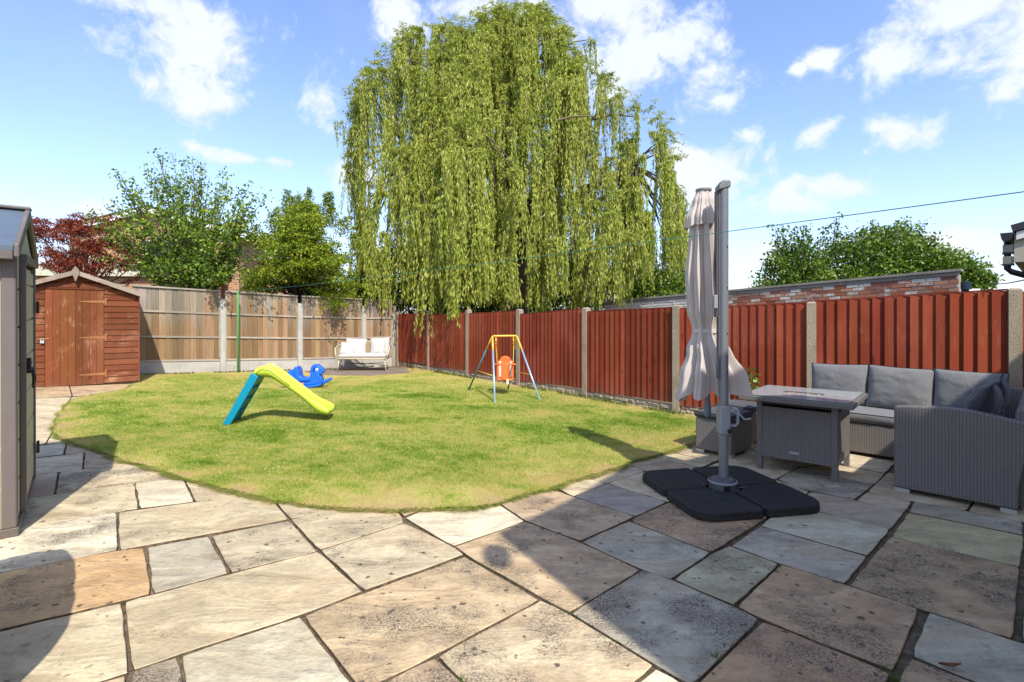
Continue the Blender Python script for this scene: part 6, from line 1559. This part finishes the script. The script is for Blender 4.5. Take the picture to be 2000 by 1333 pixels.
shrub('shrub', 'bushy green shrub behind the whitewashed end of the brick wall, right of the willow', (4.6, 16.9, 0), [(1262,545,16.6,.55,.5,.6),(1300,555,16.6,.55,.5,.5),(1245,575,16.6,.6,.5,.6),(1328,560,16.9,.35,.4,.42),(1285,580,16.4,.9,.4,.4),(1340,545,17.2,.25,.3,.38)], M_hedge, 11000, .10)
# ---- trees behind the brick wall
def leader_pts(pairs, seed, dens=60, w=.12, dep=(12.6, 14)):
    rs = random.Random(seed); out = []; mb = MB()
    for (u0, v0, u1, v1) in pairs:
        y = rs.uniform(*dep); p = branch_path(PD(u0, v0, y), PD(u1, v1, y-.2), .05, 6, .05, u0); limbs(mb, p, .018, .004, 4)
        for a, b in zip(p, p[1:]):
            for k in range(int((b-a).length*dens)): out.append(a.lerp(b, rs.random())+Vector((rs.gauss(0, w*.6), rs.gauss(0, w*.6), rs.gauss(0, w*.5))))
    return out, mb
def hedge_tree(label, base, lobes, shoots, n, size, seed, mat=None):
    t = shrub('tree', label, base, lobes, mat or M_hedge, n, size, .5, 'tree'); pts, mb = leader_pts(shoots, seed, 130, .12)
    b = Vector(base); scatter_leaves('shoot_leaves', t, b, pts, size, .5, M_shr, .1, 0, spread=.02); mb.obj('shoots', M_twig, t, (-b.x, -b.y, -b.z))['kind'] = 'stuff'; return t
hedge_tree('leafy bush with thin upright stems behind the brick wall, nearest the parasol', (7.5, 13.6, 0),
    [(1520,540,13.3,.45,.5,.7),(1560,520,13.3,.5,.5,.8),(1590,545,13.2,.5,.5,.6),(1545,575,13,.8,.4,.4),(1500,575,13.2,.4,.4,.35)],
    [(1530,560,1512,440),(1535,560,1528,440),(1545,540,1500,490),(1555,560,1552,448),(1560,550,1574,440),(1570,550,1580,460),(1520,580,1478,548),(1590,540,1600,470),(1540,540,1520,460),(1530,550,1496,510)], 7500, .10, 51)
hedge_tree('broad green tree with wind blown shoots behind the middle of the brick wall', (10.3, 14.0, 0),
    [(1640,520,13.6,.65,.6,.75),(1690,500,13.6,.7,.6,.7),(1740,490,13.6,.75,.6,.75),(1790,500,13.6,.65,.6,.6),(1660,555,13.4,.9,.5,.5),(1760,540,13.4,1.1,.5,.6)],
    [(1615,520,1608,442),(1625,500,1634,422),(1632,500,1642,450),(1640,500,1655,460),(1690,480,1680,452),(1700,480,1706,440),(1712,480,1712,440),(1730,470,1730,445),(1740,470,1757,430),(1750,470,1775,432),(1765,480,1808,436),(1780,490,1826,462),(1790,500,1833,480),(1760,470,1790,450),(1690,500,1664,466)], 15000, .10, 52)
hedge_tree('green shrub drooping past the right end of the brick wall', (12.0, 13.4, 0),
    [(1835,520,13.2,.5,.5,.45),(1870,525,13.2,.5,.5,.4),(1900,545,13.1,.45,.4,.35),(1925,550,13,.22,.3,.22),(1880,575,13,.6,.4,.4)],
    [(1850,510,1866,488),(1870,520,1895,502),(1890,530,1938,518),(1900,540,1944,552),(1900,560,1930,572)], 6500, .10, 53)
# climbing plant with a few leaves at the red fence behind the table
q = FP(.22); cpn = Vector((q.x-.10, q.y-.10, 0)); c0_ = Vector((3.17, 6.80, 0)); t = thing('climbing_plant', 'thin young climber with a few leaves against the red fence behind the table', 'plant', (3.17, 6.80, 0)); mb = MB(); L3 = []
for k, (u, v) in enumerate(((1468,728),(1474,738),(1466,745),(1476,752),(1462,790),(1470,770))):
    p = PD(u, v, 6.80); pa = branch_path(c0_, p, 0, 8, .03, k*3); limbs(mb, pa, .006, .003, 4)
    for q_ in range(9): L3.append(p+Vector((random.gauss(0, .035), random.gauss(0, .03), random.gauss(0, .035))))
scatter_leaves('leaves', t, c0_, L3, .065, .75, M_hedge, .2, 0, spread=.005); mb.obj('stems', M_twig, t, (-c0_.x, -c0_.y, 0))
# low weeds along the foot of the fences
n = 2600; ts = rng.uniform(-1.62, .2, n); X = 2.49+3.53*ts-.09-rng.uniform(0, .09, n)*.79; Y = 7.71-4.58*ts-rng.uniform(.06, .16, n)
dens_ok = fbm(ts*3, ts*0, 3., 6) > .42; X, Y = X[dens_ok], Y[dens_ok]; n = len(X)
h_ = rng.uniform(.03, .10, n); a = rng.normal(size=(n, 3)); a[:, 2] = np.abs(a[:, 2])+1.2
fw = quads('fence_weeds', leaf_quads(np.stack([X, Y, lz(X, Y)], 1), a, h_, .009), rng.uniform(0, 1, n), M_weed); tag(fw, 'longer grass and weeds along the foot of the red fence', 'weeds', None, 'stuff')
n = 2200; s_ = rng.uniform(.3, 6.2, n); X = LF0.x-A.x*s_+B.x*-.1; Y = LF0.y-A.y*s_-.10-rng.uniform(0, .12, n); k_ = fbm(s_*2, s_*0, 2., 9) > .45; X, Y = X[k_], Y[k_]; n = len(X)
h_ = rng.uniform(.03, .09, n); a = rng.normal(size=(n, 3)); a[:, 2] = np.abs(a[:, 2])+1.2
fw = quads('fence_weeds', leaf_quads(np.stack([X, Y, g(X, Y)+.0], 1), a, h_, .01), rng.uniform(0, 1, n), M_weed); tag(fw, 'longer grass and weeds along the foot of the weathered timber fence', 'weeds', None, 'stuff')
for o in C.objects:
    if o.parent is None and o.type == 'MESH' and 'label' not in o and 'kind' not in o: print('UNTAGGED', o.name)
